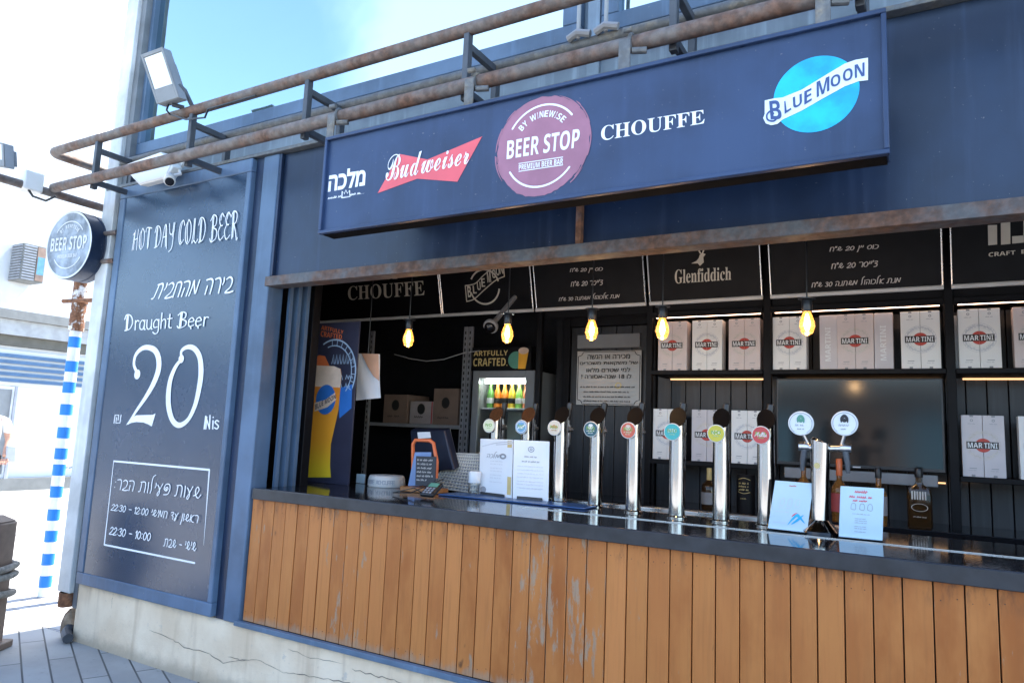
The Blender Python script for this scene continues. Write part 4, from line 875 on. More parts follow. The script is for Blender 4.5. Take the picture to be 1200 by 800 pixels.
# ================================================================== BEER TAPS
tap_specs = [  # column foot px, badge colour, ring, mark, label
 (577, 589, 'lime', 'green and white badge', 'NO', 'leftmost beer tap, white badge with green lettering, behind the left menu card'),
 (615, 590, 'sky', 'light blue', 'M', 'beer tap with a sky blue badge, behind the right half of the white menu card'),
 (655, 589, 'coral', '', 'S', 'beer tap with a cream and red badge, just right of the white menu card'),
 (697.4, 593, 'petrol', '', 'H', 'beer tap with a dark teal badge, in front of the door with the notice'),
 (742, 599, 'redor', '', 'R', 'beer tap with an orange red badge, right of the notice on the door'),
 (793, 605, 'turq', '', 'ZERO', 'beer tap with a bright turquoise badge, between the orange red and the yellow badges'),
 (845, 611, 'yell', '', 'NOA', 'beer tap with a yellow badge, between the turquoise and the red badges'),
 (898, 616, 'red', '', 'Malty', 'beer tap with a red badge, nearest the television'),
]
badge_cols = {'lime': ((.66, .72, .52), (.22, .42, .08)), 'sky': ((.14, .36, .62), (.70, .78, .84)), 'coral': ((.66, .58, .46), (.55, .16, .10)), 'petrol': ((.03, .11, .14), (.68, .72, .72)), 'redor': ((.62, .11, .06), (.75, .60, .48)), 'turq': ((.05, .42, .40), (.74, .78, .78)), 'yell': ((.62, .52, .05), (.78, .78, .70)), 'red': ((.58, .06, .06), (.80, .72, .70))}
for k, (a, c) in badge_cols.items(): mat('badge_' + k, a, 0.35, var=0.05); M['badge_' + k] = MATS['badge_' + k]; M['mark_' + k] = mat('badge_mark_' + k, c, 0.4, var=0.04)
TYS = (.90, .885, .72, .70, .61, .55, .57, .56)
def make_tap():
    T = thing('beer_tap', '', 'beer tap', (0, 0, CZ))
    r = .0385; n = 32; vs = []; H = .468
    for t in (0, 1):
        for j in range(n):
            a = 2 * math.pi * j / n; x, y = r * math.cos(a), r * math.sin(a); vs.append((x, y, CZ + (0 if t == 0 else H + y * 1.15 - x * .2)))
    b = MB(); b.add(vs, [(j, (j + 1) % n, n + (j + 1) % n, n + j) for j in range(n)] + [tuple(range(n - 1, -1, -1))]); b.lathe([(.047, 0), (.047, .006), (.040, .012)], (0, 0, CZ + .0008), seg=28); b.build('column', 'chrome', T)
    b = MB(); rim = [Vector(v) for v in vs[n:]]; cc = Vector((0, 0, CZ + H)); b.add([cc + (v - cc) * 1.03 + Vector((0, 0, .001)) for v in rim] + [cc + (v - cc) * 1.0 + Vector((0, -.002, .004)) for v in rim], [(j, (j + 1) % n, n + (j + 1) % n, n + j) for j in range(n)] + [tuple(n + j for j in range(n))]); b.build('cap', 'capdark', T)
    z = CZ + .398
    b = MB(); b.lathe([(.012, 0), (.012, .025)], (-.006, -.036, z), (0, -1, 0), 14); b.lathe([(.040, .022), (.0405, .024), (.0405, .031), (.037, .033), (.037, .030)], (-.008, -.036, z), (0, -1, 0), 32); b.build('badge_ring', 'warmwhite', T)
    b = MB(); b.lathe([(.0365, .0305), (.0365, .0335)], (-.008, -.036, z), (0, -1, 0), 32); b.build('badge', 'badge_red', T)
    b = MB(); b.lathe([(.013, 0), (.013, .02), (.019, .022), (.019, .045), (.012, .05), (.012, .085)], (0, .036, z - .005), (0, 1, 0), 16); b.tube([(0, .085, z + .02), (0, .085, z - .045), (0, .09, z - .10)], [.014, .012, .008], 12); b.lathe([(.009, 0), (.009, .035)], (0, .08, z + .012), (0, 0, 1), 12); b.build('faucet', 'steel', T)
    b = MB(); b.lathe([(.010, 0), (.013, .01), (.018, .08), (.017, .095), (.010, .10)], (0, .08, z + .046), (0.05, .06, 1), 14); b.build('lever', 'blackplastic', T)
    b = MB(); b.tube([(.012, .045, CZ), (.012, .045, CZ + .36)], .010, 10); b.build('beer_line', 'steel', T)
    return T
T0 = make_tap()
for i, (px, py, ck, _, mk, lab) in enumerate(tap_specs):
    T = T0 if i == 0 else copy_tree(T0)
    TY = TYS[i]; T.location = (at(px, py, TY).x, TY, CZ); tag(T, lab[0].upper() + lab[1:], 'beer tap', 'single column beer taps along the bar'); T.rotation_euler = (0, 0, R((0, 2, -2, 1, -1, 2, 0, -1)[i]))
    for ch in T.children:
        n_ = ch.name.split('.')[0]
        if n_ == 'badge': ch.material_slots[0].link = 'OBJECT'; ch.material_slots[0].material = M['badge_' + ck]; bd_ = ch
        if n_ == 'cap': ch.material_slots[0].link = 'OBJECT'; ch.material_slots[0].material = M['capwarm' if i < 2 else 'capdark']  # first two caps carry a painted warm reflection
    z = CZ + .398; lx, ly = T.location.x - .008, T.location.y - .0705
    f = Flat()
    if ck in ('turq', 'yell', 'lime'): f.join(Flat().join(type_(mk, .03)).fit(-.022, -.004, .022, .014)); scribble(f, -.012, .014, -.014, .005, .002)
    elif ck == 'red': f.join(layout(mk, {**SCRIPT, 'M': G(.9, '.0,.0 .2,1.1 .35,.4 .6,1.1 .62,.0'), 'a': SCRIPT['d'], 'l': G(.3, '.06,.2 .24,1.0 .1,.9 .08,.1 .3,.1'), 't': G(.3, '.16,1 .1,.1 .3,.1|.0,.62 .3,.64'), 'y': SCRIPT['u']}, .12, None, .2).fit(-.027, -.008, .027, .014))
    elif ck == 'sky': f.ribbon([(-.024, -.012), (-.008, .0), (.006, -.002), (.024, .014)], [.003, .012, .012, .004]); f.ring(0, 0, (.032, .032), (.029, .029))
    elif ck == 'coral': f.poly([(-.026, .002), (.0, .018), (.026, .004), (.012, -.004)]); scribble(f, -.02, .02, -.016, .007, .002)
    else: f.rect(-.009, .004, .009, .024); f.ring(0, .014, (.014, .014), (.0115, .0115)); scribble(f, -.022, .022, -.012, .008, .002); scribble(f, -.014, .014, -.022, .005, .0015)
    b = MB(); b.flat(f, lambda x, y: Vector((lx + x, ly, z + y))); b.build('badge_mark', 'mark_' + ck, bd_, smooth=False)

# double tower
fb = atz(961, 625, CZ); DT = thing('double_tap_tower', 'polished tap tower with two white round badges standing between the pale blue menu cards', 'beer tap', fb)
X, Y_ = fb.x, fb.y; zt = at(962, 520, Y_).z
b = MB(); b.tube([(X, Y_, CZ + .05), (X + .002, Y_, CZ + .2), (X + .006, Y_, zt + .01), (X + .008, Y_, zt + .014)], [.036, .036, .040, .034], 24); b.build('column', 'chrome', DT)
b = MB(); b.lathe([(.075, 0), (.078, .012), (.060, .03), (.038, .055), (.034, .058)], (X, Y_, CZ + .0008), seg=28); b.build('foot', 'chrome', DT)
b = MB(); b.lathe([(.012, 0), (.012, .004)], (X - .004, Y_ - .034, zt - .09), (0, -1, 0), 16); b.build('seal', 'ochre', DT)
for px in (939, 990):
    s = -1 if px < 960 else 1; p = at(px, 496, Y_ - .04); xa = at(938 if s < 0 else 996, 519, Y_).x
    b = MB(); b.tube([(X, Y_, zt - .02), (xa, Y_ - .0, zt - .014)], .014, 12); b.lathe([(.02, -.02), (.022, 0), (.02, .02)], (xa - s * .015, Y_, zt - .014), (1, 0, 0), 16); b.tube([(xa - s * .03, Y_ - .005, zt), (p.x + s * .002, Y_ - .02, p.z - .03)], .008, 8); b.build('arm', 'steel', DT)
    b = MB(); b.tube([(xa - s * .018, Y_ - .005, zt - .02), (xa - s * .010, Y_ - .01, zt - .07), (xa - s * .008, Y_ - .01, zt - .115)], [.013, .012, .008], 12); b.build('spout', 'darksteel', DT)
    b = MB(); b.lathe([(.050, 0), (.051, .003), (.051, .010), (.047, .013)], p, (0, -1, 0.05), 36); bb_ = b.build('badge', 'paper', DT)
    f = Flat(); f.ring(0, 0, (.045, .045), (.043, .043)); scribble(f, -.022, .022, -.012, .012, .002); scribble(f, -.014, .014, -.026, .006, .002)
    b = MB(); b.flat(f, lambda x, y: Vector((p.x + x, p.y - .0145, p.z + y))); b.build('badge_mark', 'greyprint', bb_, smooth=False)
    f = Flat(); f.ribbon([(-.012, .005), (-.01, .02), (0, .03), (.01, .02), (.012, .004)], [.004, .012, .014, .01, .004]); f.disc(0, .012, .009, .008)
    b = MB(); b.flat(f, lambda x, y: Vector((p.x + x, p.y - .0148, p.z + y))); b.build('badge_emblem', 'foliageprint' if s < 0 else 'clothdark', bb_, smooth=False)

# ================================================================== MENU CARDS ON THE BAR
def card(label, quad, lean, m, group=None, stand=True):
    BLp, BRp_ = atz(*quad[3], CZ + .004), atz(*quad[2], CZ + .004)
    w = (BRp_ - BLp); nb = Vector((w.y, -w.x, 0)).normalized()
    if nb.dot(CAM - BLp) < 0: nb = -nb
    upq = (Vector((0, 0, 1)) * math.cos(lean) - nb * math.sin(lean)); pn = w.cross(upq).normalized()
    if pn.dot(CAM - BLp) < 0: pn = -pn
    TLp, TRp = atp(*quad[0], BLp, pn), atp(*quad[1], BLp, pn)
    C_ = thing('menu_card', label, 'menu', (BLp + BRp_) / 2, group)
    b = MB(); b.slab([BLp, BRp_, TRp, TLp], -pn * .004); b.build('sheet', m, C_, 0.001)
    b = MB(); mid = (BLp + BRp_) / 2; 
    b.slab([BLp - Vector((0, 0, .003)) + pn * .02, BRp_ - Vector((0, 0, .003)) + pn * .02, BRp_ - Vector((0, 0, .003)) - nb * .09, BLp - Vector((0, 0, .003)) - nb * .09], Vector((0, 0, .0025)))
    b.build('holder_foot', 'glass', C_, smooth=False)
    return C_, (lambda u, v, d=.0012: (BLp * (1 - u) + BRp_ * u) * (1 - v) + (TLp * (1 - u) + TRp * u) * v + pn * d), pn
def pr(C_, qm, pn, f, m, d=.0012, name='print'):
    b = MB(); b.flat(f, lambda x, y: qm(x, y, d), pn); return b.build(name, m, C_, smooth=False)
C1, qm, pn = card('Left white menu card of the pair, nearest the jar, with dark round stamp', [(563, 513.6), (601.3, 515), (599.7, 584.2), (561, 579.2)], R(10), 'paper', 'white menu cards side by side on the bar')
f = Flat(); f.ribbon([(.08, .86), (.5, .93), (.95, .96), (.95, .93), (.5, .9)], .02); pr(C1, qm, pn, f, 'paleprint')
f = Flat(); f.join(Flat().join(layout(heb('מלכה'), {**HEB}, .12, None, .2)).fit(.22, .66, .62, .78)); f.ring(.72, .70, (.10, .05), (.05, .02)); pr(C1, qm, pn, f, 'greyprint')
f = Flat()
for y in (.60, .55, .48, .43, .36, .31, .24): scribble(f, .34, .72, y, .018, .008, .03)
pr(C1, qm, pn, f, 'paleprint')
f = Flat(); f.disc(.14, .10, .09, .055, 24); pr(C1, qm, pn, f, 'greyprint', name='stamp')
f = Flat(); f.rect(.86, .06, .97, .36); f.rect(.84, .86, .97, .98); pr(C1, qm, pn, f, 'ochre', name='photo_strip')
b = MB(); b.slab([qm(.1, .0, .004), qm(.8, .0, .004), qm(.8, .055, .004), qm(.1, .055, .004)], pn * .012); b.build('clip', 'blackplastic', C1, 0.002)
C2, qm, pn = card('Right white menu card of the pair, printed with lines of small grey type', [(602, 515), (644, 517), (642.4, 588), (600.6, 584.5)], R(10), 'paper', 'white menu cards side by side on the bar')
f = Flat(); f.ring(.5, .85, (.09, .05), (.07, .038)); f.ring(.5, .85, (.04, .02), (.02, .01)); scribble(f, .32, .68, .71, .03, .009, .04); scribble(f, .25, .75, .63, .03, .009, .04)
pr(C2, qm, pn, f, 'greyprint')
f = Flat()
for y in (.55, .49, .43, .37, .30, .25, .19): scribble(f, .12, .86, y, .018, .007, .03)
pr(C2, qm, pn, f, 'paleprint')
b = MB(); b.slab([qm(.15, .0, .004), qm(.85, .0, .004), qm(.85, .055, .004), qm(.15, .055, .004)], pn * .012); b.build('clip', 'blackplastic', C2, 0.002)
C3, qm, pn = card('Pale blue menu card with a bird drawing, leaning left of the double tap tower', [(908.4, 562.5), (953, 566), (945.5, 624), (899.6, 618.8)], R(14), 'bluepaper')
f = Flat(); scribble(f, .40, .62, .90, .03, .012, .05); pr(C3, qm, pn, f, 'redprint')
f = Flat(); f.ribbon([(.50, .12), (.62, .26), (.72, .32), (.92, .18)], [.01, .05, .07, .01]); f.ribbon([(.6, .14), (.74, .24), (.86, .34)], [.02, .06, .01]); pr(C3, qm, pn, f, 'moonblue', name='bird_print')
f = Flat(); f.ribbon([(.58, .30), (.68, .35), (.78, .30)], [.02, .04, .02]); pr(C3, qm, pn, f, 'budred', name='bird_head')
f = Flat()
for x in (.22, .42, .62): f.ribbon([(x, .5), (x + .02, .62), (x + .1, .64), (x + .1, .5), (x, .5)], .01); scribble(f, x - .02, x + .14, .44, .02, .007, .03)
scribble(f, .14, .5, .36, .02, .007, .03); scribble(f, .12, .46, .14, .015, .006, .03); pr(C3, qm, pn, f, 'paleprint')
C4, qm, pn = card('Pale blue menu card with red headline lettering, right of the double tap tower', [(985, 569), (1036, 572), (1034.2, 633.3), (982.8, 628.3)], R(12), 'bluepaper')
f = Flat(); scribble(f, .34, .64, .88, .07, .022, .08); scribble(f, .22, .76, .78, .05, .02, .07); scribble(f, .3, .7, .71, .04, .018, .06); pr(C4, qm, pn, f, 'budred')
f = Flat()
for x in (.26, .46, .64): f.ribbon([(x, .56), (x + .02, .66), (x + .1, .66), (x + .1, .55), (x, .56)], .01)
for y in (.46, .37, .33, .29, .22, .18, .12): scribble(f, .3 if y > .4 else .36, .7 if y > .4 else .64, y, .018, .006, .025)
pr(C4, qm, pn, f, 'greyprint')
# bevelled clear edge on the two blue cards
# ================================================================== THINGS ON THE LEFT OF THE BAR
gp = atz(449, 570, CZ); gp.y += .03
GB = thing('display_base', 'round white display base with raised lettering, near the left end of the bar', 'display base', gp)
b = MB(); b.lathe([(.112, 0), (.116, .01), (.112, .05), (.106, .064), (.100, .068), (.04, .070)], gp + Vector((0, 0, .001)), seg=40); b.build('plinth', 'palegrey2', GB)
f = Flat()
for i, ch in enumerate('BRASSERIE ACHOUFFE'):
    if ch == ' ': continue
    g_ = Flat().join(type_(ch, .03)).fit(-.009, .018, .009, .044); a0 = R(-152 + i * 7.2)
    f.m += [([(a0 + x / .113, y) for x, y in v], fs) for v, fs in g_.m]
b = MB(); b.flat(f, lambda a, y: gp + Vector((math.cos(a) * .1152, math.sin(a) * .1152, y)), (0, 0, 0)); b.build('raised_lettering', 'greyprint', GB, smooth=False)
p = at(424, 555, .75); b = MB(); b.box(p.x - .035, p.x + .035, .74, .745, CZ + .002, CZ + .06, None); o = b.build('paper_note', 'bluepaper'); tag(o, 'small pale blue paper note propped left of the round white base', 'paper')
# till screen
q = [at(x, y, Y__) for x, y, Y__ in ((480, 504, .86), (521, 504, .80), (532, 551, .74), (485, 553, .80))]
TS = thing('till_screen', 'dark back of a tilted till screen with a small white sticker', 'till', (q[2] + q[3]) / 2)
b = MB(); b.slab(q, (0.01, .05, .02)); b.build('screen_back', 'navyplastic', TS, 0.01)
b = MB(); b.box(q[3].x + .08, q[3].x + .16, .84, .90, CZ, q[3].z + .10); b.build('stand', 'blackplastic', TS, 0.005)
ms = lambda u, v: ((q[3] * (1 - u) + q[2] * u) * (1 - v) + (q[0] * (1 - u) + q[1] * u) * v) + Vector((0, -.006, -.002))
b = MB(); b.slab([ms(.24, .80), ms(.60, .82), ms(.60, .97), ms(.24, .96)], (0, .003, 0)); b.build('sticker', 'paper', TS, smooth=False)
# orange framed stand, wedge, slate, wooden base, card terminal
ob = atz(493, 578, CZ); ob.y += .08
YO = ob.y
def oo(x, y, dy=0): return at(x, y, YO + dy)
OS = thing('bill_stand', 'bill stand on a varnished wooden base with orange handle frame and blue wedge', 'stand', (ob.x, YO, CZ))
a, c = oo(476, 572), oo(511, 576); b = MB(); b.box(a.x, c.x + .03, YO - .06, YO + .08, CZ + .001, CZ + .028); b.build('wooden_base', 'woodbase', OS, 0.004)
b = MB(); b.tube([oo(484, 560, .04), oo(484, 520, .04), oo(487, 515.5, .04), oo(504, 516, .04), oo(508, 519, .04), oo(512, 541, .04), oo(511, 560, .04)], .011, 10); b.build('handle_frame', 'orange', OS)
q = [oo(486, 530, .03), oo(505, 530, .03), oo(503, 569, .0), oo(478, 569, .0)]; b = MB(); b.slab(q, (0, .006, .003)); b.build('wedge_card', 'bluecard', OS, 0.001)
SLT = thing('slate_card', 'small black slate card with white handwriting propped on the bill stand', 'slate card', oo(498, 569, -.05))
q = [oo(487.5, 534, -.02), oo(511, 535, -.02), oo(509.5, 569.5, -.05), oo(486.5, 568.5, -.05)]; b = MB(); b.slab(q, (0, .006, 0)); b.build('slate', 'slate', SLT, 0.001)
f = Flat()
for k in range(6): scribble(f, .08, .9 - (k == 5) * .3, .84 - k * .135, .075, .014, .07)
b = MB(); b.flat(f, lambda u, v: quadmap(q)(u, v) + Vector((0, -.0015, 0))); b.build('handwriting', 'chalk', SLT, smooth=False)
ct = atz(499.5, 584, CZ); CT = thing('card_terminal', 'small black card terminal lying in front of the bill stand', 'card terminal', ct)
rm = Matrix.Translation(ct + Vector((0, .05, .034))) @ Matrix.Rotation(R(32), 4, 'X')
b = MB(); b.box(-.042, .042, -.055, .055, 0, .022, rm); b.build('case', 'blackplastic', CT, 0.006)
b = MB(); b.box(-.030, .030, .012, .045, .0225, .0235, rm); b.build('display', 'foliageprint', CT, smooth=False)
b = MB()
for i in range(3):
    for j in range(3): b.box(-.028 + i * .021, -.014 + i * .021, -.046 + j * .018, -.034 + j * .018, .0225, .0255, rm)
b.build('keypad', 'greyprint', CT, 0.001)
b = MB(); b.tube([ct + Vector((-.04, .05, .01)), ct + Vector((-.16, .10, .04)), ct + Vector((-.24, .02, .012)), ct + Vector((-.12, .02, .02)), ct + Vector((.02, .12, .10))], .0032, 6); o = b.build('cable', 'blackplastic'); tag(o, 'loose black cable looping beside the card terminal', 'cable')
# woven screen, glass jar
q = [at(533, 531, .80), at(562, 532, .80), at(560, 580, .74), at(508, 574, .74)]
q = [at(531, 531, .82), at(563, 532, .82), at(562, 578, .78), at(505, 570, .78)]
WV = thing('woven_tray', 'white woven tray standing on edge behind the jar', 'tray', (q[2] + q[3]) / 2); wm = quadmap(q)
b = MB(); b.slab(q, (0, .006, 0)); b.build('tray_back', 'greyprint', WV, smooth=False)
b = MB()
for k in range(15):
    t = k / 14; b.tube([wm(t, 0) + Vector((0, -.004, 0)), wm(t, 1) + Vector((0, -.004, 0))], .0042, 5); 
for k in range(13):
    t = k / 12; b.tube([wm(0, t) + Vector((0, -.008, 0)), wm(1, t) + Vector((0, -.008, 0))], .0042, 5)
b.build('weave', 'weave', WV)
jp = atz(552, 580, CZ); jp.y += .03
JR = thing('glass_jar', 'clear glass jar with a white paper lid on the blue bar mat', 'jar', jp)
b = MB(); b.lathe([(.030, 0), (.034, .006), (.034, .10), (.030, .106), (.028, .104), (.031, .098), (.031, .010), (.01, .008)], jp + Vector((0, 0, .009)), seg=24); b.build('jar_wall', 'glass', JR)
b = MB(); b.lathe([(.0345, .06), (.0355, .062), (.0365, .115), (.030, .125), (.005, .127)], jp + Vector((0, 0, .009)), seg=24); b.build('lid', 'paper', JR)

# ================================================================== BACK SHELVES
SH = thing('back_shelf', 'black steel shelf unit with warm light strips along the back wall', 'shelf', (-0.7, 1.8, 0.3))
def shb(name, x0, x1, y0, y1, z0, z1, m, bev=.003): b = MB(); b.box(x0, x1, y0, y1, z0, z1); return b.build(name, m, SH, bev)
PX = [(-1.585, -1.545), (-.843, -.797), (.105, .150), (1.05, 1.095)]
for a, c in PX: shb('post', a, c, 1.68, 1.72, .3, 2.9, 'black')
shb('post', -2.41, -2.37, 1.68, 1.72, .3, 2.9, 'black')
SZ = 1.905
for (a, a2), (c, c2) in zip(PX[:-1], PX[1:]):
    shb('shelf', a2 + .0005, c - .0005, 1.665, 1.978, SZ - .028, SZ, 'black')
    shb('shelf', a2 + .0005, c - .0005, 1.665, 1.978, 2.262, 2.29, 'black')
    shb('shelf_lip', a2 + .0005, c - .0005, 1.665, 1.672, 2.2515, 2.2615, 'black', 0)
    shb('led_strip', a2 + .02, c - .02, 1.70, 1.715, 2.2545, 2.2615, 'ledwarm', 0)
    shb('led_strip', a2 + .04, c - .02, 1.955, 1.97, SZ - .037, SZ - .0285, 'ledamber', 0)
LZ = 1.335
shb('shelf', -1.5445, -.8435, 1.665, 1.978, LZ - .028, LZ, 'black')
shb('shelf', .1505, 1.0495, 1.665, 1.978, LZ - .028, LZ, 'black')
shb('led_strip', .165, .245, 1.955, 1.97, LZ - .036, LZ - .0285, 'ledamber', 0)
shb('led_strip', -.77, .09, 1.955, 1.97, 1.280, 1.288, 'ledamber', 0)
shb('header', -2.369, 1.74, 1.71, 1.735, 2.291, 2.37, 'black')
shb('back_counter', -2.3, 1.74, 1.5, 1.974, 1.02, 1.058, 'blackgloss')
shb('cabinet', -2.3, 1.74, 1.53, 1.974, .3, 1.0195, 'inside', 0)

# television
TVo = thing('television', 'large black television with a dark glossy screen behind the double tap tower', 'television', (-.34, 1.72, 1.34))
a, c = at(908.5, 443, 1.69), at(1109.5, 556, 1.69)
tx0, tx1, tz1, tz0 = a.x, c.x, at(1000, 442.5, 1.69).z, at(1000, 549, 1.69).z
b = MB(); b.box(tx0, tx1, 1.70, 1.735, tz0, tz1); b.build('cabinet', 'blackplastic', TVo, 0.006)
b = MB(); b.box(tx0 + .014, tx1 - .014, 1.6965, 1.6995, tz0 + .022, tz1 - .014); b.build('screen', 'tv', TVo, smooth=False)
b = MB(); b.box((tx0 + tx1) / 2 - .02, (tx0 + tx1) / 2 + .02, 1.6975, 1.6995, tz0 + .006, tz0 + .014); b.build('maker_plate', 'paleprint', TVo, smooth=False)
o = MB().box(tx0 + .04, tx1 - .04, 1.74, 1.80, tz0 - .075, tz0 - .012).build('sound_bar', 'rack', None, .004); tag(o, 'long grey bar mounted right below the television', 'sound bar')

# vermouth cartons
BW, BH, BD = .0955, .322, .0955; YF = 1.705
PROT = {}
def make_carton(col, side, emblem='paleprint'):
    T = thing('bottle_carton', '', 'carton', (0, 0, 0))
    b = MB(); b.box(.0006, BW - .0006, 0, BD, 0, BH); b.build('carton', col, T, 0.0015)
    g_ = MB(); s = side; Z0 = .165
    if s in 'LR':
        f = Flat(); c = BW if s == 'L' else 0.0
        for q in range(14):                                           # pale medallion, half on each carton
            pass
        a0, a1 = (90, 270) if s == 'L' else (-90, 90)
        f.ring(c, Z0, (.078, .078), (.0765, .0765), a0, a1, 24); f.ring(c, Z0, (.056, .056), (.0545, .0545), a0, a1, 24)
        random.seed(3)
        for k in range(34):
            a = R(a0 + (a1 - a0) * (k + .5) / 34); r1 = random.uniform(.058, .064); r2 = random.uniform(.068, .076)
            f.ribbon([(c + r1 * math.cos(a), Z0 + r1 * math.sin(a)), (c + r2 * math.cos(a + .05), Z0 + r2 * math.sin(a + .05))], random.uniform(.003, .006), False, False)
        b = MB(); b.flat(f, lambda x, z: Vector((x, -.0008, z)), eps=6e-6); b.build('medallion', emblem, T, smooth=False)
        f = Flat(); f.ring(c, Z0, (.036, .036), (.0001, .0001), a0, a1, 20); b = MB(); b.flat(f, lambda x, z: Vector((x, -.0018, z)), eps=3e-6); b.build('red_disc', 'redprint', T, smooth=False)
        f = Flat(); f.rect(.021 if s == 'L' else .0006, Z0 - .0185, BW - .0006 if s == 'L' else BW - .028, Z0 + .0185); b = MB(); b.flat(f, lambda x, z: Vector((x, -.0024, z))); b.build('name_band', 'blackprint', T, smooth=False)
        f = Flat().join(type_('MAR' if s == 'L' else 'TINI', .05)); f.fit(.027 if s == 'L' else .003, Z0 - .0135, BW - .003 if s == 'L' else BW - .034, Z0 + .0135); b = MB(); b.flat(f, lambda x, z: Vector((x, -.0030, z))); b.build('name_lettering', 'white', T, smooth=False)
        f = Flat(); f.ring(BW / 2, .295, (.007, .007), (.004, .004)); scribble(f, BW / 2 - .018, BW / 2 + .018, .275, .005, .0012, .005); f.rect(BW / 2 - .016, .043, BW / 2 + .016, .046); scribble(f, BW / 2 - .02, BW / 2 + .02, .032, .004, .001, .005)
        f.rect(BW / 2 - .008, .0005, BW / 2 + .008, .012); f.rect(BW / 2 - .008, BH - .010, BW / 2 + .008, BH - .001)
        b = MB(); b.flat(f, lambda x, z: Vector((x, -.0008, z))); b.build('small_print', 'greyprint', T, smooth=False)
    else:
        f = Flat().join(type_('MARTINI', .03)).fit(); b = MB(); b.flat(f, lambda u, v: Vector((.030 + (1 - v) * .03, -.0012, .05 + u * .20))); b.build('name_lettering', 'white', T, smooth=False)
    return T
shelf_z = {'u': SZ + .001, 'l': LZ + .001}
cartons = []
for row, col, kindc, pxs, where in [
  ('u', 'boxpink', 'LR', (770.5, 787.5), 'the upper shelf above the yellow notice side of the bay beside the door'),
  ('u', 'boxwhite', 'LR', (810.5, 828), ''), ('u', 'boxpink', 'LR', (853.7, 871.7), ''), ('u', 'boxwhite', 'LR', (905.7, 925.3), ''),
  ('u', 'boxlilac', 'S', (961.0,), ''), ('u', 'boxpink', 'LR', (981.8, 1002.7), ''), ('u', 'boxlilac', 'S', (1025.6,), ''), ('u', 'boxwhite', 'LR', (1057.0, 1080.8), ''),
  ('u', 'boxwhite', 'LR', (1125, 1149.3), ''), ('u', 'boxpink', 'LR', (1190.5, 1215.5), ''),
  ('l', 'boxwhite', 'LR', (766, 783.2), ''), ('l', 'boxlilac', 'LR', (811, 828.5), ''), ('l', 'boxwhite', 'LR', (857, 875), ''),
  ('l', 'boxlilac', 'LR', (1124.3, 1149.6), ''), ('l', 'boxwhite', 'LR', (1191, 1216.5), '')]:
    cartons.append((row, col, kindc, pxs))
colname = {'boxwhite': 'white', 'boxpink': 'rose', 'boxlilac': 'lilac'}
places = ['in the pair beside the door post on the upper shelf', 'in the middle pair of the upper left shelf bay', 'of the upper shelf pair just left of the second post', 'of the first pair above the television, beside the post',
  'turned sideways beside the fifth hanging bulb, above the television', 'in the pair between two sideways cartons above the television', 'turned sideways, right of the rose pair above the television', 'in the last pair above the right end of the television',
  'of the upper shelf pair just right of the third post', 'of the upper shelf pair at the right edge', 'in the lower shelf pair half hidden behind the turquoise badge tap', 'in the lower shelf pair between the turquoise and yellow badge taps', 'in the lower shelf pair between the yellow and red badge taps',
  'in the lower shelf pair right of the television', 'of the lower shelf pair at the right edge']
for (row, col, kc, pxs), pl_ in zip(cartons, places):
    for j, px in enumerate(pxs):
        sd_ = kc[j]; key = (col, sd_)
        if key not in PROT: PROT[key] = T = make_carton(col, sd_, 'chalk' if col != 'boxwhite' else 'paleprint')
        else: T = copy_tree(PROT[key])
        x = at(px, 450, YF).x
        if kc == 'LR' and j == 1: x = x_prev + BW + .0006
        x_prev = x
        T.location = (x, YF + (.0 if kc == 'LR' else .004), shelf_z[row])
        hand = {'L': 'left ', 'R': 'right ', 'S': ''}[sd_]
        tag(T, f'{hand.capitalize()}{colname[col]} bottle carton {pl_}'.strip().capitalize(), 'carton', 'bottle cartons on the back shelves')
random.seed(21)
b = MB(); b.box(at(1119, 400, 1.76).x, at(1124.5, 400, 1.76).x, 1.76, 1.85, SZ + .001, SZ + .30); T = b.build('bottle_carton', 'palegrey', None, .001); tag(T, 'sliver of a pale carton set back beside the third shelf post', 'carton', 'bottle cartons on the back shelves')

# bottles on the back counter
BZ = 1.0585
def bottle(px, prof, m, label, y=1.58, caps=None, lab=None, name='bottle'):
    x = at(px, 590, y).x; T = thing(name, label, 'bottle', (x, y, BZ), 'bottles on the back counter')
    b = MB(); b.lathe(prof, (x, y, BZ), seg=24); b.build('glass', m, T)
    if caps: b = MB(); b.lathe([(caps[0], 0), (caps[0] * 1.05, .004), (caps[0] * 1.05, caps[2]), (caps[0] * .9, caps[2] + .004)], (x, y, BZ + caps[1]), seg=18); b.build('cap', caps[3], T)
    if lab: b = MB(); b.lathe([(lab[0], lab[1]), (lab[0] + .001, lab[1] + .001), (lab[0] + .001, lab[2])], (x, y, BZ), seg=24); b.build('label', lab[3], T)
    return T
bprof = lambda r, h, n: [(r * .9, 0), (r, .008), (r, h * .55), (r * .9, h * .62), (n, h * .74), (n, h)]
bottle(831, bprof(.045, .235, .014), 'brownglass', 'squat dark bottle with a gold neck, between the turquoise and yellow badge taps', caps=(.015, .17, .07, 'ochre'), lab=(.0455, .03, .10, 'rack'))
bottle(942, bprof(.040, .31, .013), 'amberglass', 'bottle with a black cap peeping over the bird menu card', caps=(.015, .285, .04, 'blackplastic'), lab=(.0405, .05, .15, 'cartonwhite'))
bottle(984, bprof(.042, .30, .014), 'amberglass', 'amber bottle with a tall red wax cap, beside the tap tower', caps=(.016, .245, .09, 'orange'), lab=(.0425, .05, .15, 'cartonred'))
bottle(1030, bprof(.040, .27, .014), 'amberglass', 'bottle with a black cap peeping over the red lettered menu card', caps=(.016, .245, .05, 'blackplastic'), lab=(.0405, .05, .15, 'cartonwhite'))
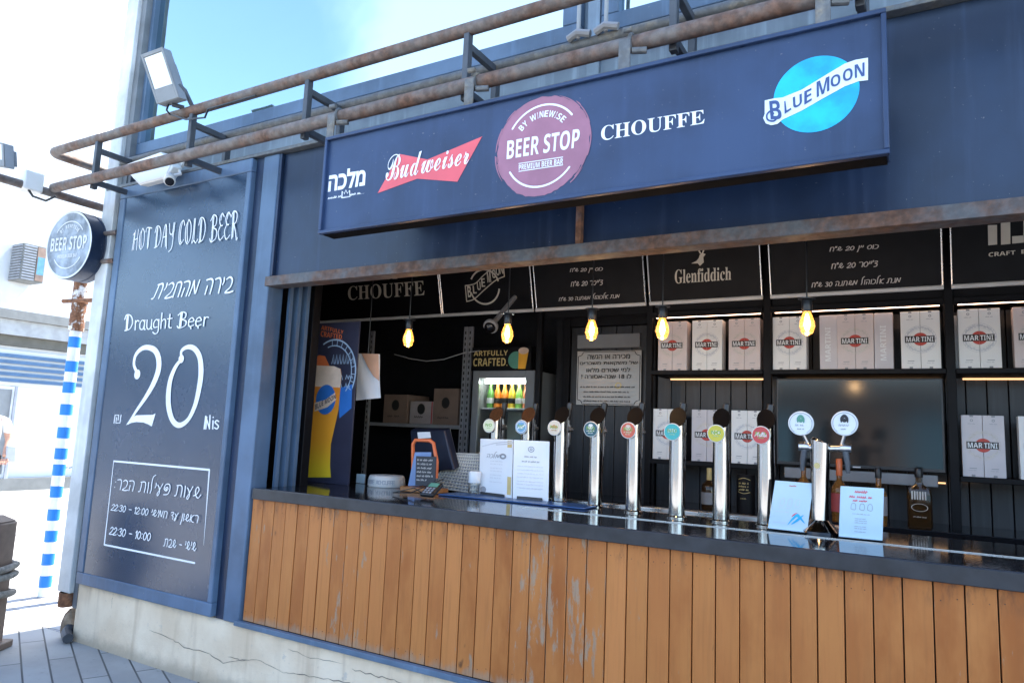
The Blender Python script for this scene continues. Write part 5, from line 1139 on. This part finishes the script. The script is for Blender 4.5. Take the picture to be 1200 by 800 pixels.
x = at(1078, 600, 1.55).x; FB = thing('flask_bottle', 'wide flat dark bottle with pale label lettering, right of the menu cards', 'bottle', (x, 1.55, BZ), 'bottles on the back counter')
b = MB(); n = 24; vs = []; prof = [(.050, .026, 0), (.058, .03, .008), (.058, .03, .17), (.050, .027, .205), (.022, .016, .225), (.016, .016, .24), (.016, .016, .262)]
for rx, ry, z in prof:
    for j in range(n): a = 2 * math.pi * j / n; k = max(abs(math.cos(a)), abs(math.sin(a))) ** .55; vs.append((x + rx * math.cos(a) / k, 1.55 + ry * math.sin(a) / k, BZ + z))
b.add(vs, [(i * n + j, i * n + (j + 1) % n, (i + 1) * n + (j + 1) % n, (i + 1) * n + j) for i in range(len(prof) - 1) for j in range(n)] + [tuple(range(n - 1, -1, -1)), tuple((len(prof) - 1) * n + j for j in range(n))]); b.build('glass', 'brownglass', FB)
b = MB(); b.lathe([(.019, 0), (.02, .004), (.02, .045), (.018, .048)], (x, 1.55, BZ + .262), seg=20); b.build('cap', 'blackplastic', FB)
f = Flat(); 
for k in range(6): f.rect(-.036 + k * .012, .150, -.029 + k * .012, .192)
f.ring(0, .11, (.038, .02), (.035, .018)); scribble(f, -.03, .03, .06, .006, .0015, .006); b = MB(); b.flat(f, lambda u, v: Vector((x + u, 1.5135, BZ + v))); b.build('label_print', 'chalk', FB, smooth=False)
CN = thing('gift_tube', 'tall black gift tube with gold lettering between the yellow and red badge taps', 'gift tube', (at(874, 590, 1.58).x, 1.58, BZ))
x = at(874, 590, 1.58).x; b = MB(); b.lathe([(.052, 0), (.052, .215), (.050, .218)], (x, 1.58, BZ), seg=30); b.build('tube', 'black', CN)
f = Flat()
for k in range(3): scribble(f, -.032, .032, .165 - k * .018, .012, .003, .012)
scribble(f, -.02, .02, .08, .006, .0015, .006); f.ribbon([(-.035, .19), (0, .2), (.035, .19)], .003); f.ribbon([(-.035, .12), (0, .112), (.035, .12)], .003)
b = MB(); b.flat(f, lambda u, v: Vector((x + .0535 * math.sin(u / .0535), 1.58 - .0535 * math.cos(u / .0535), BZ + v))); b.build('tube_print', 'ochre', CN, smooth=False)

# ================================================================== BLACK MENU BOARDS UNDER THE CEILING
PT, PB = Vector((0, 1.575, 2.66)), Vector((0, 1.655, 2.352)); bn = Vector((0, -(2.66 - 2.352), -(1.655 - 1.575))).normalized()
def bp_(x, y, d=0): return atp(x, y, PB, bn) + bn * d
def board(x0, x1, label, name='menu_board'):
    T = thing(name, label, 'menu board', ((x0 + x1) / 2, 1.66, 2.36))
    up_ = (PT - PB).normalized(); ext = .56
    q = [PB + Vector((x, 0, 0)) + up_ * t for x, t in ((x0, 0), (x1, 0), (x1, ext), (x0, ext))]
    b = MB(); b.slab(q, -bn * .012); b.build('panel', 'black', T, smooth=False)
    for xx in (x0 + .004, x1 - .004): b = MB(); b.tube([PB + Vector((xx, 0, 0)) + bn * .004, PB + Vector((xx, 0, 0)) + up_ * ext + bn * .004], .005, 6); b.build('side_trim', 'steel', T)
    b = MB(); b.tube([PB + Vector((x0, -.004, -.006)), PB + Vector((x1, -.004, -.006))], .013, 10); b.build('bottom_rod', 'warmwhite', T)
    return T
def bt(T, quad, f, m='chalk', name='lettering'):
    b = MB(); f.fit(); b.flat(f, quadmap([bp_(x, y, .003) for x, y in quad]), bn); b.build(name, m, T, smooth=False)
bx = lambda px: bp_(px, 345).x
T = board(-4.6, bx(516), 'black menu board at the left with cream roman lettering')
bt(T, [(408, 335.5), (497, 328.5), (498, 346), (408, 352)], serif('CHOUFFE', .2, .07), 'cream'); bt(T, [(443, 322), (466, 320.5), (466, 326.5), (443, 328)], serif('LA', .2, .07), 'cream')
T = board(bx(517), bx(624), 'black menu board with a white outlined disc and banner logo')
b = MB(); cxy = bp_(568, 336, .003); f = Flat()
f.ring(0, 0, (.135, .135), (.122, .122), 195, 350, 40); f.ring(0, 0, (.135, .135), (.122, .122), 15, 150, 40)
b.flat(f, lambda x, z: cxy + Vector((x, 0, 0)) + (PT - PB).normalized() * z, bn); b.build('disc_outline', 'cream', T, smooth=False)
f = Flat()
for yA, yB in ((0, 0),): 
    f.ribbon([(-.17, -.10), (-.10, -.085), (.0, -.02), (.10, .04), (.18, .065)], .008); f.ribbon([(-.17, .02), (-.08, .03), (.0, .085), (.1, .14), (.18, .16)], .008); f.ribbon([(-.17, -.10), (-.17, .02)], .008, False); f.ribbon([(.18, .065), (.18, .16)], .008, False)
b = MB(); b.flat(f, lambda x, z: cxy + Vector((x, 0, 0)) + (PT - PB).normalized() * z, bn); b.build('banner_outline', 'cream', T, smooth=False)
b = MB(); k = 0
for ch, u, v, h in (('B', -.14, -.07, .085), ('L', -.09, -.045, .06), ('U', -.05, -.022, .062), ('E', -.01, .0, .064), ('M', .045, .03, .082), ('O', .09, .058, .064), ('O', .125, .075, .064), ('N', .158, .085, .066)):
    f = Flat().join(type_(ch, .04)).fit(u - .015, v, u + .017, v + h); b.flat(f, lambda x, z: cxy + Vector((x, 0, 0)) + (PT - PB).normalized() * z, bn)
b.build('lettering', 'cream', T, smooth=False)
def price_lines(T, qs):
    bt(T, qs[0], layout(heb('כוס יין 20 ש"ח'), {**HEB}, .15, None, .12)); bt(T, qs[1], layout(heb("צ'ייסר 20 ש\"ח"), {**HEB}, .15, None, .12)); bt(T, qs[2], layout(heb('מנת אלכוהול משתנה 30 ש"ח'), {**HEB}, .15, None, .12))
# digits must read forwards inside the reversed line
def heb(s):
    r = s[::-1]; import re
    return re.sub(r'\d+', lambda m: m.group(0)[::-1], r)
T = board(bx(627), bx(757), 'black price board with three lines of chalk writing, above the door with the notice')
price_lines(T, [[(668, 314), (707, 312.5), (707, 319), (668, 321)], [(669, 329.5), (707, 327), (707, 334), (669, 336.5)], [(655, 346), (727, 341.5), (727, 349), (655, 353)]])
T = board(bx(761), bx(894), 'black menu board with a cream stag emblem over roman lettering')
bt(T, [(791, 316), (857, 312.5), (857, 328), (791, 332.5)], serif('Glenfiddich', .17, .07, .8), 'cream')
f = Flat(); f.poly([(0, .0), (.45, -.02), (.6, -.25), (.85, .05), (.8, .5), (.95, .75), (.7, .9), (.55, .7), (.5, .45), (.35, .2)]); f.ribbon([(.6, .85), (.5, 1.15), (.75, 1.35)], .1); f.ribbon([(.75, .9), (.85, 1.2), (1.1, 1.3)], .1); f.ribbon([(.8, .1), (.6, .3), (.75, .55)], .08)
bt(T, [(811, 290), (831, 289), (830, 311), (810, 312)], f, 'cream', 'stag_emblem')
T = board(bx(903), bx(1106), 'black price board with three lines of chalk writing, above the television')
price_lines(T, [[(972, 289), (1030, 285.5), (1030, 294), (972, 297.5)], [(974, 308), (1029, 304.5), (1029, 312.5), (974, 316)], [(951, 327.5), (1056, 321), (1056, 331), (951, 337)]])
T = board(bx(1115), 1.74, 'black menu board at the right edge with large cream block letters')
f = Flat(); f.p = [[(p.x, p.z) for p in (bp_(*q) for q in qq)] for qq in ([(1157.6, 264), (1168.3, 263.6), (1168.5, 286.5), (1158, 287.5)], [(1172.6, 240), (1183.6, 239), (1184, 285.8), (1173, 286.8)], [(1186, 277), (1199, 276), (1199, 284.3), (1186, 285.5)], [(1199.2, 238), (1210, 237), (1210, 283.6), (1199.2, 284.3)], [(1214, 238), (1225, 237), (1225, 283), (1214, 283.4)], [(1229, 255), (1240, 254), (1240, 281.4), (1229, 282)])]
yy = lambda z: PB.y + (PT.y - PB.y) * (z - PB.z) / (PT.z - PB.z)
b = MB(); b.flat(f, lambda x, z: Vector((x, yy(z), z)) + bn * .003, bn); b.build('block_lettering', 'cream', T, smooth=False)
bt(T, [(1158.5, 296), (1222, 290.5), (1222, 295), (1158.5, 301)], type_('CRAFT  BEER', .04), 'cream')

# ================================================================== HANGING BULBS
YBu = 0.5
def make_bulb():
    T = thing('pendant_bulb', '', 'hanging bulb', (0, 0, 0))
    b = MB(); b.lathe([(.006, 0), (.024, .012), (.0325, .040), (.030, .062), (.020, .090), (.0145, .104)], (0, 0, 0), seg=24); b.build('bulb', 'bulbglass', T)
    b = MB(); b.lathe([(.002, .018), (.006, .028), (.0095, .044), (.008, .066), (.005, .084), (.003, .094)], (0, 0, 0), seg=16); b.build('glow', 'filament', T)
    b = MB(); b.lathe([(.020, .1045), (.022, .108), (.022, .155), (.016, .165), (.005, .170)], (0, 0, 0), seg=18); b.lathe([(.036, .160), (.036, .164)], (0, 0, 0), seg=18); b.build('socket', 'blackplastic', T)
    b = MB(); b.tube([(0, 0, .168), (0, 0, 1.2)], .0035, 6); b.build('cord', 'blackplastic', T)
    return T
B0 = make_bulb()
lab = ['leftmost hanging bulb, in front of the roman lettered board', 'hanging bulb over the fridge and the outlined disc board', 'hanging bulb over the notice on the door', 'hanging bulb in front of the rose cartons beside the door post', 'rightmost hanging bulb, in front of the cartons above the television']
for i, (px, py) in enumerate([(478, 406.5), (594, 402), (693, 399), (776, 398), (946, 393)]):
    T = B0 if i == 0 else copy_tree(B0)
    p = at(px, py, YBu); z = p.z
    T.location = (p.x, YBu, z); tag(T, 'Glowing amber ' + lab[i], 'hanging bulb', 'glowing bulbs hanging along the hatch')
    for ch in T.children:
        if ch.name.startswith('cord'): ch.scale = (1, 1, 1)
    pl_ = bpy.data.lights.new('bulb_light', 'POINT'); pl_.energy = 0.3; pl_.color = (1.0, .60, .28); pl_.shadow_soft_size = .03
    lo = bpy.data.objects.new('bulb_light', pl_); COL.objects.link(lo); lo.parent = T; lo.location = (0, -.0, -.04)

# ================================================================== LEFT OF THE INTERIOR
# notice on the door
q = [at(676.9, 411.7, 1.95), at(751.5, 410, 1.95), at(750, 474.4, 1.95), at(675, 474, 1.95)]
z1_, z0_ = q[0].z, q[3].z; nx0, nx1 = q[3].x, q[2].x + .005
NT = thing('notice_plate', 'laminated grey notice with Hebrew lines in a notched black border on the door', 'notice', ((nx0 + nx1) / 2, 1.95, z0_))
b = MB(); b.box(nx0, nx1, 1.948, 1.953, z0_, z1_); b.build('plate', 'notice', NT, .001)
w_, h_ = nx1 - nx0, z1_ - z0_; ntm = lambda u, v: Vector((nx0 + u * w_, 1.9465, z0_ + v * h_))
f = Flat(); m_, c_ = .02, .075
path = [(m_ + c_, m_), (1 - m_ - c_, m_), None]
for a, c in (((c_ + m_, m_), (1 - c_ - m_, m_)), ((c_ + m_, 1 - m_), (1 - c_ - m_, 1 - m_)), ((m_, c_ + m_), (m_, 1 - c_ - m_)), ((1 - m_, c_ + m_), (1 - m_, 1 - c_ - m_))): f.ribbon([a, c], .012, False, False)
for cx_, cy_, a0 in ((m_, m_, 0), (1 - m_, m_, 90), (1 - m_, 1 - m_, 180), (m_, 1 - m_, 270)): f.ring(cx_, cy_, (c_ + .006, c_ + .006), (c_ - .006, c_ - .006), a0, a0 + 90, 10)
for s_, u0, u1, v in (('מכירה או הגשה', .17, .83, .845), ('של משקאות משכרים', .05, .95, .725), ('למי שטרם מלאו', .16, .84, .605), ('לו 18 שנה-אסורה !', .08, .86, .485)):
    f.join(Flat().join(type_(heb(s_), .012)).fit(u0, v, u1, v + .085))
for v in (.32, .23, .14, .06): scribble(f, .06 if v > .3 else .12, .94 if v > .3 else .86, v, .032, .007, .022)
b = MB(); b.flat(f, ntm); b.build('lettering', 'blackprint', NT, smooth=False)
f = Flat(); f.ring(.66, .36, (.05, .06), (.03, .04)); b = MB(); b.flat(f, ntm); b.build('seal', 'ochre', NT, smooth=False)
# fridge
fx0, fx1, fy = at(554.5, 436, 1.8).x, at(626.5, 436, 1.8).x, 1.8
FR = thing('bottle_fridge', 'grey glass-fronted drinks fridge with a lit interior behind the left taps', 'fridge', ((fx0 + fx1) / 2, 1.8, .3))
fz1 = at(583, 434, fy).z; gx0, gx1, gz1 = at(561.5, 443, fy).x, at(616, 443, fy).x, at(590, 443, fy).z
def frb(name, x0, x1, y0, y1, z0, z1, m, bev=0.004, par=FR): b = MB(); b.box(x0, x1, y0, y1, z0, z1); return b.build(name, m, par, bev)
frb('cabinet', fx0, gx0 - .0005, fy, 2.33, .301, fz1, 'fridgegrey'); frb('cabinet_side', gx1 + .0005, fx1, fy, 2.33, .301, fz1, 'fridgegrey'); frb('top_rail', gx0, gx1, fy, 2.33, gz1, fz1 - .001, 'fridgegrey'); frb('base_rail', gx0, gx1, fy, 2.33, .301, .5, 'fridgegrey')
frb('liner', gx0 + .001, gx1 - .001, 2.26, 2.32, .5005, gz1 - .001, 'fridgein', 0)
frb('light_tube', gx0 + .03, gx1 - .02, 1.84, 1.87, gz1 - .035, gz1 - .012, 'fridgelight', 0)
s1 = at(590, 478.5, 1.95).z
for z in (s1, s1 - .34, s1 - .68): frb('wire_shelf', gx0 + .002, gx1 - .002, 1.84, 2.25, z - .012, z, 'palegrey', .002)
frb('door_glass', gx0 + .001, gx1 - .001, 1.803, 1.807, .502, gz1 - .002, 'glass', 0)
for i, c in enumerate(((.10, .28, .06), (.62, .20, .02), (.60, .42, .03), (.20, .45, .08), (.66, .22, .10))): M['drink%d' % i] = mat('drink_colour_%d' % i, c, .25, var=.1, spec=.6)
FBp = {}
for row, ybase in ((0, 1.90), (1, 2.0), (2, 2.1)):
    for k in range(6):
        i = (0, 1, 1, 2, 3, 4)[k] if row == 0 else random.choice((0, 2, 3, 3, 4))
        if i not in FBp:
            T = thing('soda_bottle', '', 'bottle', (0, 0, 0)); b = MB(); b.lathe([(.026, 0), (.028, .006), (.028, .10), (.024, .12), (.011, .155), (.011, .19)], (0, 0, 0), seg=16); b.build('bottle_glass', 'drink%d' % i, T); b = MB(); b.lathe([(.013, .1905), (.013, .205)], (0, 0, 0), seg=12); b.build('bottle_cap', 'palegrey', T)
            b = MB(); b.lathe([(.0285, .035), (.029, .036), (.029, .075)], (0, 0, 0), seg=16); b.build('bottle_label', 'blackprint' if i in (1, 2) else 'palegrey', T); FBp[i] = T
        else: T = copy_tree(FBp[i])
        T.location = (gx0 + .05 + k * (gx1 - gx0 - .09) / 5, ybase, s1 + .001)
        cn = ('dark green', 'orange', 'amber', 'lime green', 'peach')[i]
        tag(T, f'{cn} soda bottle {("leftmost", "second from the left", "third from the left", "third from the right", "second from the right", "rightmost")[k]} in the {("front", "middle", "rear")[row]} row of the lit fridge', 'bottle', 'soda bottles in the fridge')
hx0, hx1 = at(553, 420, 1.86).x, at(622, 420, 1.86).x; hz0, hz1 = fz1 + .008, at(585, 406, 1.86).z
HS = thing('fridge_header', 'black header board on top of the fridge with cream lettering and a beer glass picture', 'sign', ((hx0 + hx1) / 2, 1.88, hz0))
b = MB(); b.box(hx0, hx1, 1.86, 1.90, hz0, hz1); b.build('header_board', 'black', HS, .003)
hm = lambda Y_: (lambda u, v: Vector((hx0 + u * (hx1 - hx0), Y_, hz0 + v * (hz1 - hz0))))
f = Flat(); f.join(Flat().join(type_('ARTFULLY', .04)).fit(.03, .62, .62, .84)); f.join(Flat().join(type_('CRAFTED.', .06)).fit(.03, .18, .62, .52)); b = MB(); b.flat(f, hm(1.8585)); b.build('lettering', 'ochre', HS, smooth=False)
f = Flat(); f.disc(.76, .42, .13, .36); b = MB(); b.flat(f, hm(1.8588)); b.build('round_print', 'foliageprint', HS, smooth=False)
f = Flat(); f.poly([(.80, .05), (.92, .05), (.96, .75), (.80, .75)]); b = MB(); b.flat(f, hm(1.8580)); b.build('beer_glass_print', 'amber', HS, smooth=False)
f = Flat(); f.disc(.88, .80, .085, .14); b = MB(); b.flat(f, hm(1.8575)); b.build('foam_print', 'foam', HS, smooth=False)
# perforated uprights, shelf with cartons
rx = at(541, 480, 2.05)
RK = thing('perforated_rack', 'grey perforated steel rack holding cartons left of the fridge', 'rack', (-3.4, 2.1, .3))
xr1 = at(547, 480, 1.95).x
for x in (xr1 - .045, xr1 - .0, -4.2):
    b = MB(); b.box(x - .020, x + .018, 1.95, 1.975, .301, 2.30); u = b.build('upright', 'rack', RK, .002)
    b = MB(); y = 1.9495
    for k in range(38): b.box(x - .008, x + .004, y - .0008, y, .5 + k * .047, .524 + k * .047)
    b.build('slots', 'blackprint', u, smooth=False)
zs_ = at(505, 497, 2.0).z
b = MB(); b.box(-4.19, xr1 - .07, 1.976, 2.33, zs_ - .03, zs_); b.build('rack_shelf', 'rack', RK, .003)
def bigbox(px0, px1, pyt, m, label, edge=False):
    x0, x1, z1 = at(px0, 470, 1.98).x, at(px1, 470, 1.98).x, at((px0 + px1) / 2, pyt, 1.98).z
    T = thing('storage_carton', label, 'carton', ((x0 + x1) / 2, 1.98, zs_)); b = MB(); b.box(x0, x1, 1.98, 2.28, zs_ + .001, z1); b.build('carton', m, T, .003)
    f = Flat(); f.disc((x0 + x1) / 2, (zs_ + z1) / 2 + .03, .04, .045, 20); scribble(f, x0 + .05, x1 - .05, zs_ + .05, .02, .006, .03); b = MB(); b.flat(f, lambda x, z: Vector((x, 1.9785, z))); b.build('carton_print', 'blackprint', T, smooth=False)
    if edge: b = MB(); b.box(x1 - .012, x1 - .001, 1.9775, 1.9795, zs_ + .004, z1 - .002); b.build('red_stripe', 'cartonred', T, smooth=False)
bigbox(481, 507.5, 470, 'cartonwhite', 'pale printed carton with a red edge on the rack shelf', True); bigbox(508, 537, 455, 'cardboard', 'taller brown carton right of the red edged carton on the rack shelf'); bigbox(450, 478, 462, 'cardboard', 'dim brown carton at the left of the rack shelf behind the hanging sheet')
# poster board with beer glass
YP = .55; q = [at(361, 376, YP), at(416.5, 382, YP), at(413.5, 563, YP), at(352, 562.5, YP)]; zt_, zb_ = q[1].z + .03, CZ + .001
pxa, pxb = q[3].x, q[1].x
PO = thing('poster_board', 'tall dark poster board showing a glass of amber beer, at the left bar end', 'poster', ((pxa + pxb) / 2, YP, CZ))
b = MB(); b.box(pxa, at(415, 470, YP).x, YP, YP + .012, zb_, zt_); b.build('poster_panel', 'postbg', PO, .001)
def pf(pts, m, name, d, poly=True, w=.01, f=None):
    f = f or Flat(); P_ = [(lambda a: (a.x, a.z))(at(x, y, YP)) for x, y in pts]
    if pts: (f.poly(P_) if poly else f.ribbon(P_, w))
    b = MB(); b.flat(f, lambda x, z: Vector((x, YP - .0015 - d, z))); return b.build(name, m, PO, smooth=False)
cc_ = at(402, 437, YP); f = Flat(); f.ring(cc_.x - .09, cc_.z, (.20, .22), (.19, .21), -50, 120, 30); f.ring(cc_.x - .09, cc_.z, (.165, .18), (.158, .173), -40, 110, 30)
for k in range(10): a = R(-30 + k * 14); f.ribbon([(cc_.x - .09 + .165 * math.cos(a), cc_.z + .18 * math.sin(a)), (cc_.x - .09 + .19 * math.cos(a), cc_.z + .21 * math.sin(a))], .005, False)
for k in range(7): f.ribbon([(cc_.x - .10 + k * .028, cc_.z + .06), (cc_.x - .09 + k * .028, cc_.z + .12), (cc_.x - .08 + k * .028, cc_.z + .06)], .005, False)
pf([], 'postline', 'wheel_print', 0, f=f)
f = Flat(); scribble(f, cc_.x - .06, cc_.x + .10, cc_.z - .04, .03, .006, .035); scribble(f, cc_.x - .04, cc_.x + .12, cc_.z - .09, .03, .006, .035); pf([], 'postline', 'town_print', .0002, f=f)
pf([(397, 455), (413, 450), (412, 478), (398, 490)], 'postblue', 'blue_print', .0001)
pf([(374, 416), (381, 417), (386, 428), (386, 432), (366, 432), (368, 420)], 'orange', 'orange_slice', .0003)
pf([(355, 432), (385, 428), (399.5, 432), (400.5, 440), (397, 480), (388, 520), (387, 545), (388, 559), (352, 559)], 'beerprint', 'beer_print', .0006)
pf([(355, 431), (370, 428), (392, 429), (399, 432), (400.5, 440), (399, 454), (355, 452)], 'foam', 'foam_print', .001)
c0 = at(382, 468, YP); f = Flat(); f.disc(c0.x, c0.z, .085, .095, 30); pf([], 'postblue', 'round_label', .0014, f=f)
pf([(369, 472), (382, 468), (393, 460), (394.5, 468), (384, 477), (369, 482)], 'foam', 'label_banner', .0018)
b = MB(); f = type_('BLUE MOON', .04); b = put(MB(), f, [Vector((p.x, YP - .0042, p.z)) for p in pq([(370, 473.5), (394, 461.5), (394, 467), (370, 480)], YP)]); b.build('label_lettering', 'postbg', PO, smooth=False)
for s_, qq in (('ARTFULLY', [(377, 381), (403, 387), (402.5, 391.5), (376.5, 386)]), ('CRAFTED.', [(376.5, 387.5), (402.5, 392.5), (402, 398), (376, 394)])):
    b = put(MB(), type_(s_, .03), [Vector((p.x, YP - .002, p.z)) for p in pq(qq, YP)]); b.build('lettering', 'orange', PO, smooth=False)
# hanging sheet
YH = 0.72; q = [at(418.7, 414, YH), at(444.3, 414.8, YH), at(445.7, 466, YH), at(417, 469, YH)]
HG = thing('hanging_sheet', 'white printed sheet with a peach corner hanging on the dark wall', 'sheet', (q[2] + q[3]) / 2); hm_ = quadmap(q)
b = MB(); n = 8; vs = [hm_(i / n, j / n) + Vector((0, .004 * math.sin(i * 1.1 + j * .7), 0)) for j in range(n + 1) for i in range(n + 1)]
vs += [v + Vector((0, .003, 0)) for v in vs]; o_ = (n + 1) ** 2; fs = []
for j in range(n):
    for i in range(n): a = j * (n + 1) + i; fs += [(a, a + 1, a + n + 2, a + n + 1), (o_ + a + n + 1, o_ + a + n + 2, o_ + a + 1, o_ + a)]
b.add(vs, fs); b.build('sheet', 'towel', HG)
f = Flat(); f.poly([(.22, 1), (1, 1), (1, .38), (.75, .5), (.5, .72)]); b = MB(); b.flat(f, lambda u, v: hm_(u, v) + Vector((0, -.0065, 0))); b.build('sheet_print', 'peach', HG, smooth=False)
b = MB(); b.tube([hm_(.5, .99), hm_(.5, 1) + Vector((0, .0, .5))], .003, 6); b.build('hanging_wire', 'blackplastic', HG)
# dome camera, sagging cable
dc = at(576, 381, 1.25); DC = thing('dome_camera', 'dark dome camera in a pale ring under the menu boards', 'camera', dc)
b = MB(); b.lathe([(.05, 0), (.052, .02), (.045, .03)], dc, (0.1, -.75, -.6), 24); b.tube([dc, dc + Vector((0, .3, .25))], .018, 8); b.build('ring', 'rack', DC)
b = MB(); b.lathe([(.040, .030), (.036, .045), (.02, .058), (.004, .062)], dc, (0.1, -.75, -.6), 20); b.build('dome', 'blackgloss', DC)
pts = [at(x, y, 1.4) for x, y in ((462, 415), (480, 420), (500, 423), (520, 421), (545, 413), (562, 411))]
b = MB(); b.tube(pts, .003, 6); o = b.build('cable', 'cable'); tag(o, 'thin pale cable sagging across the dark corner left of the fridge header', 'cable')
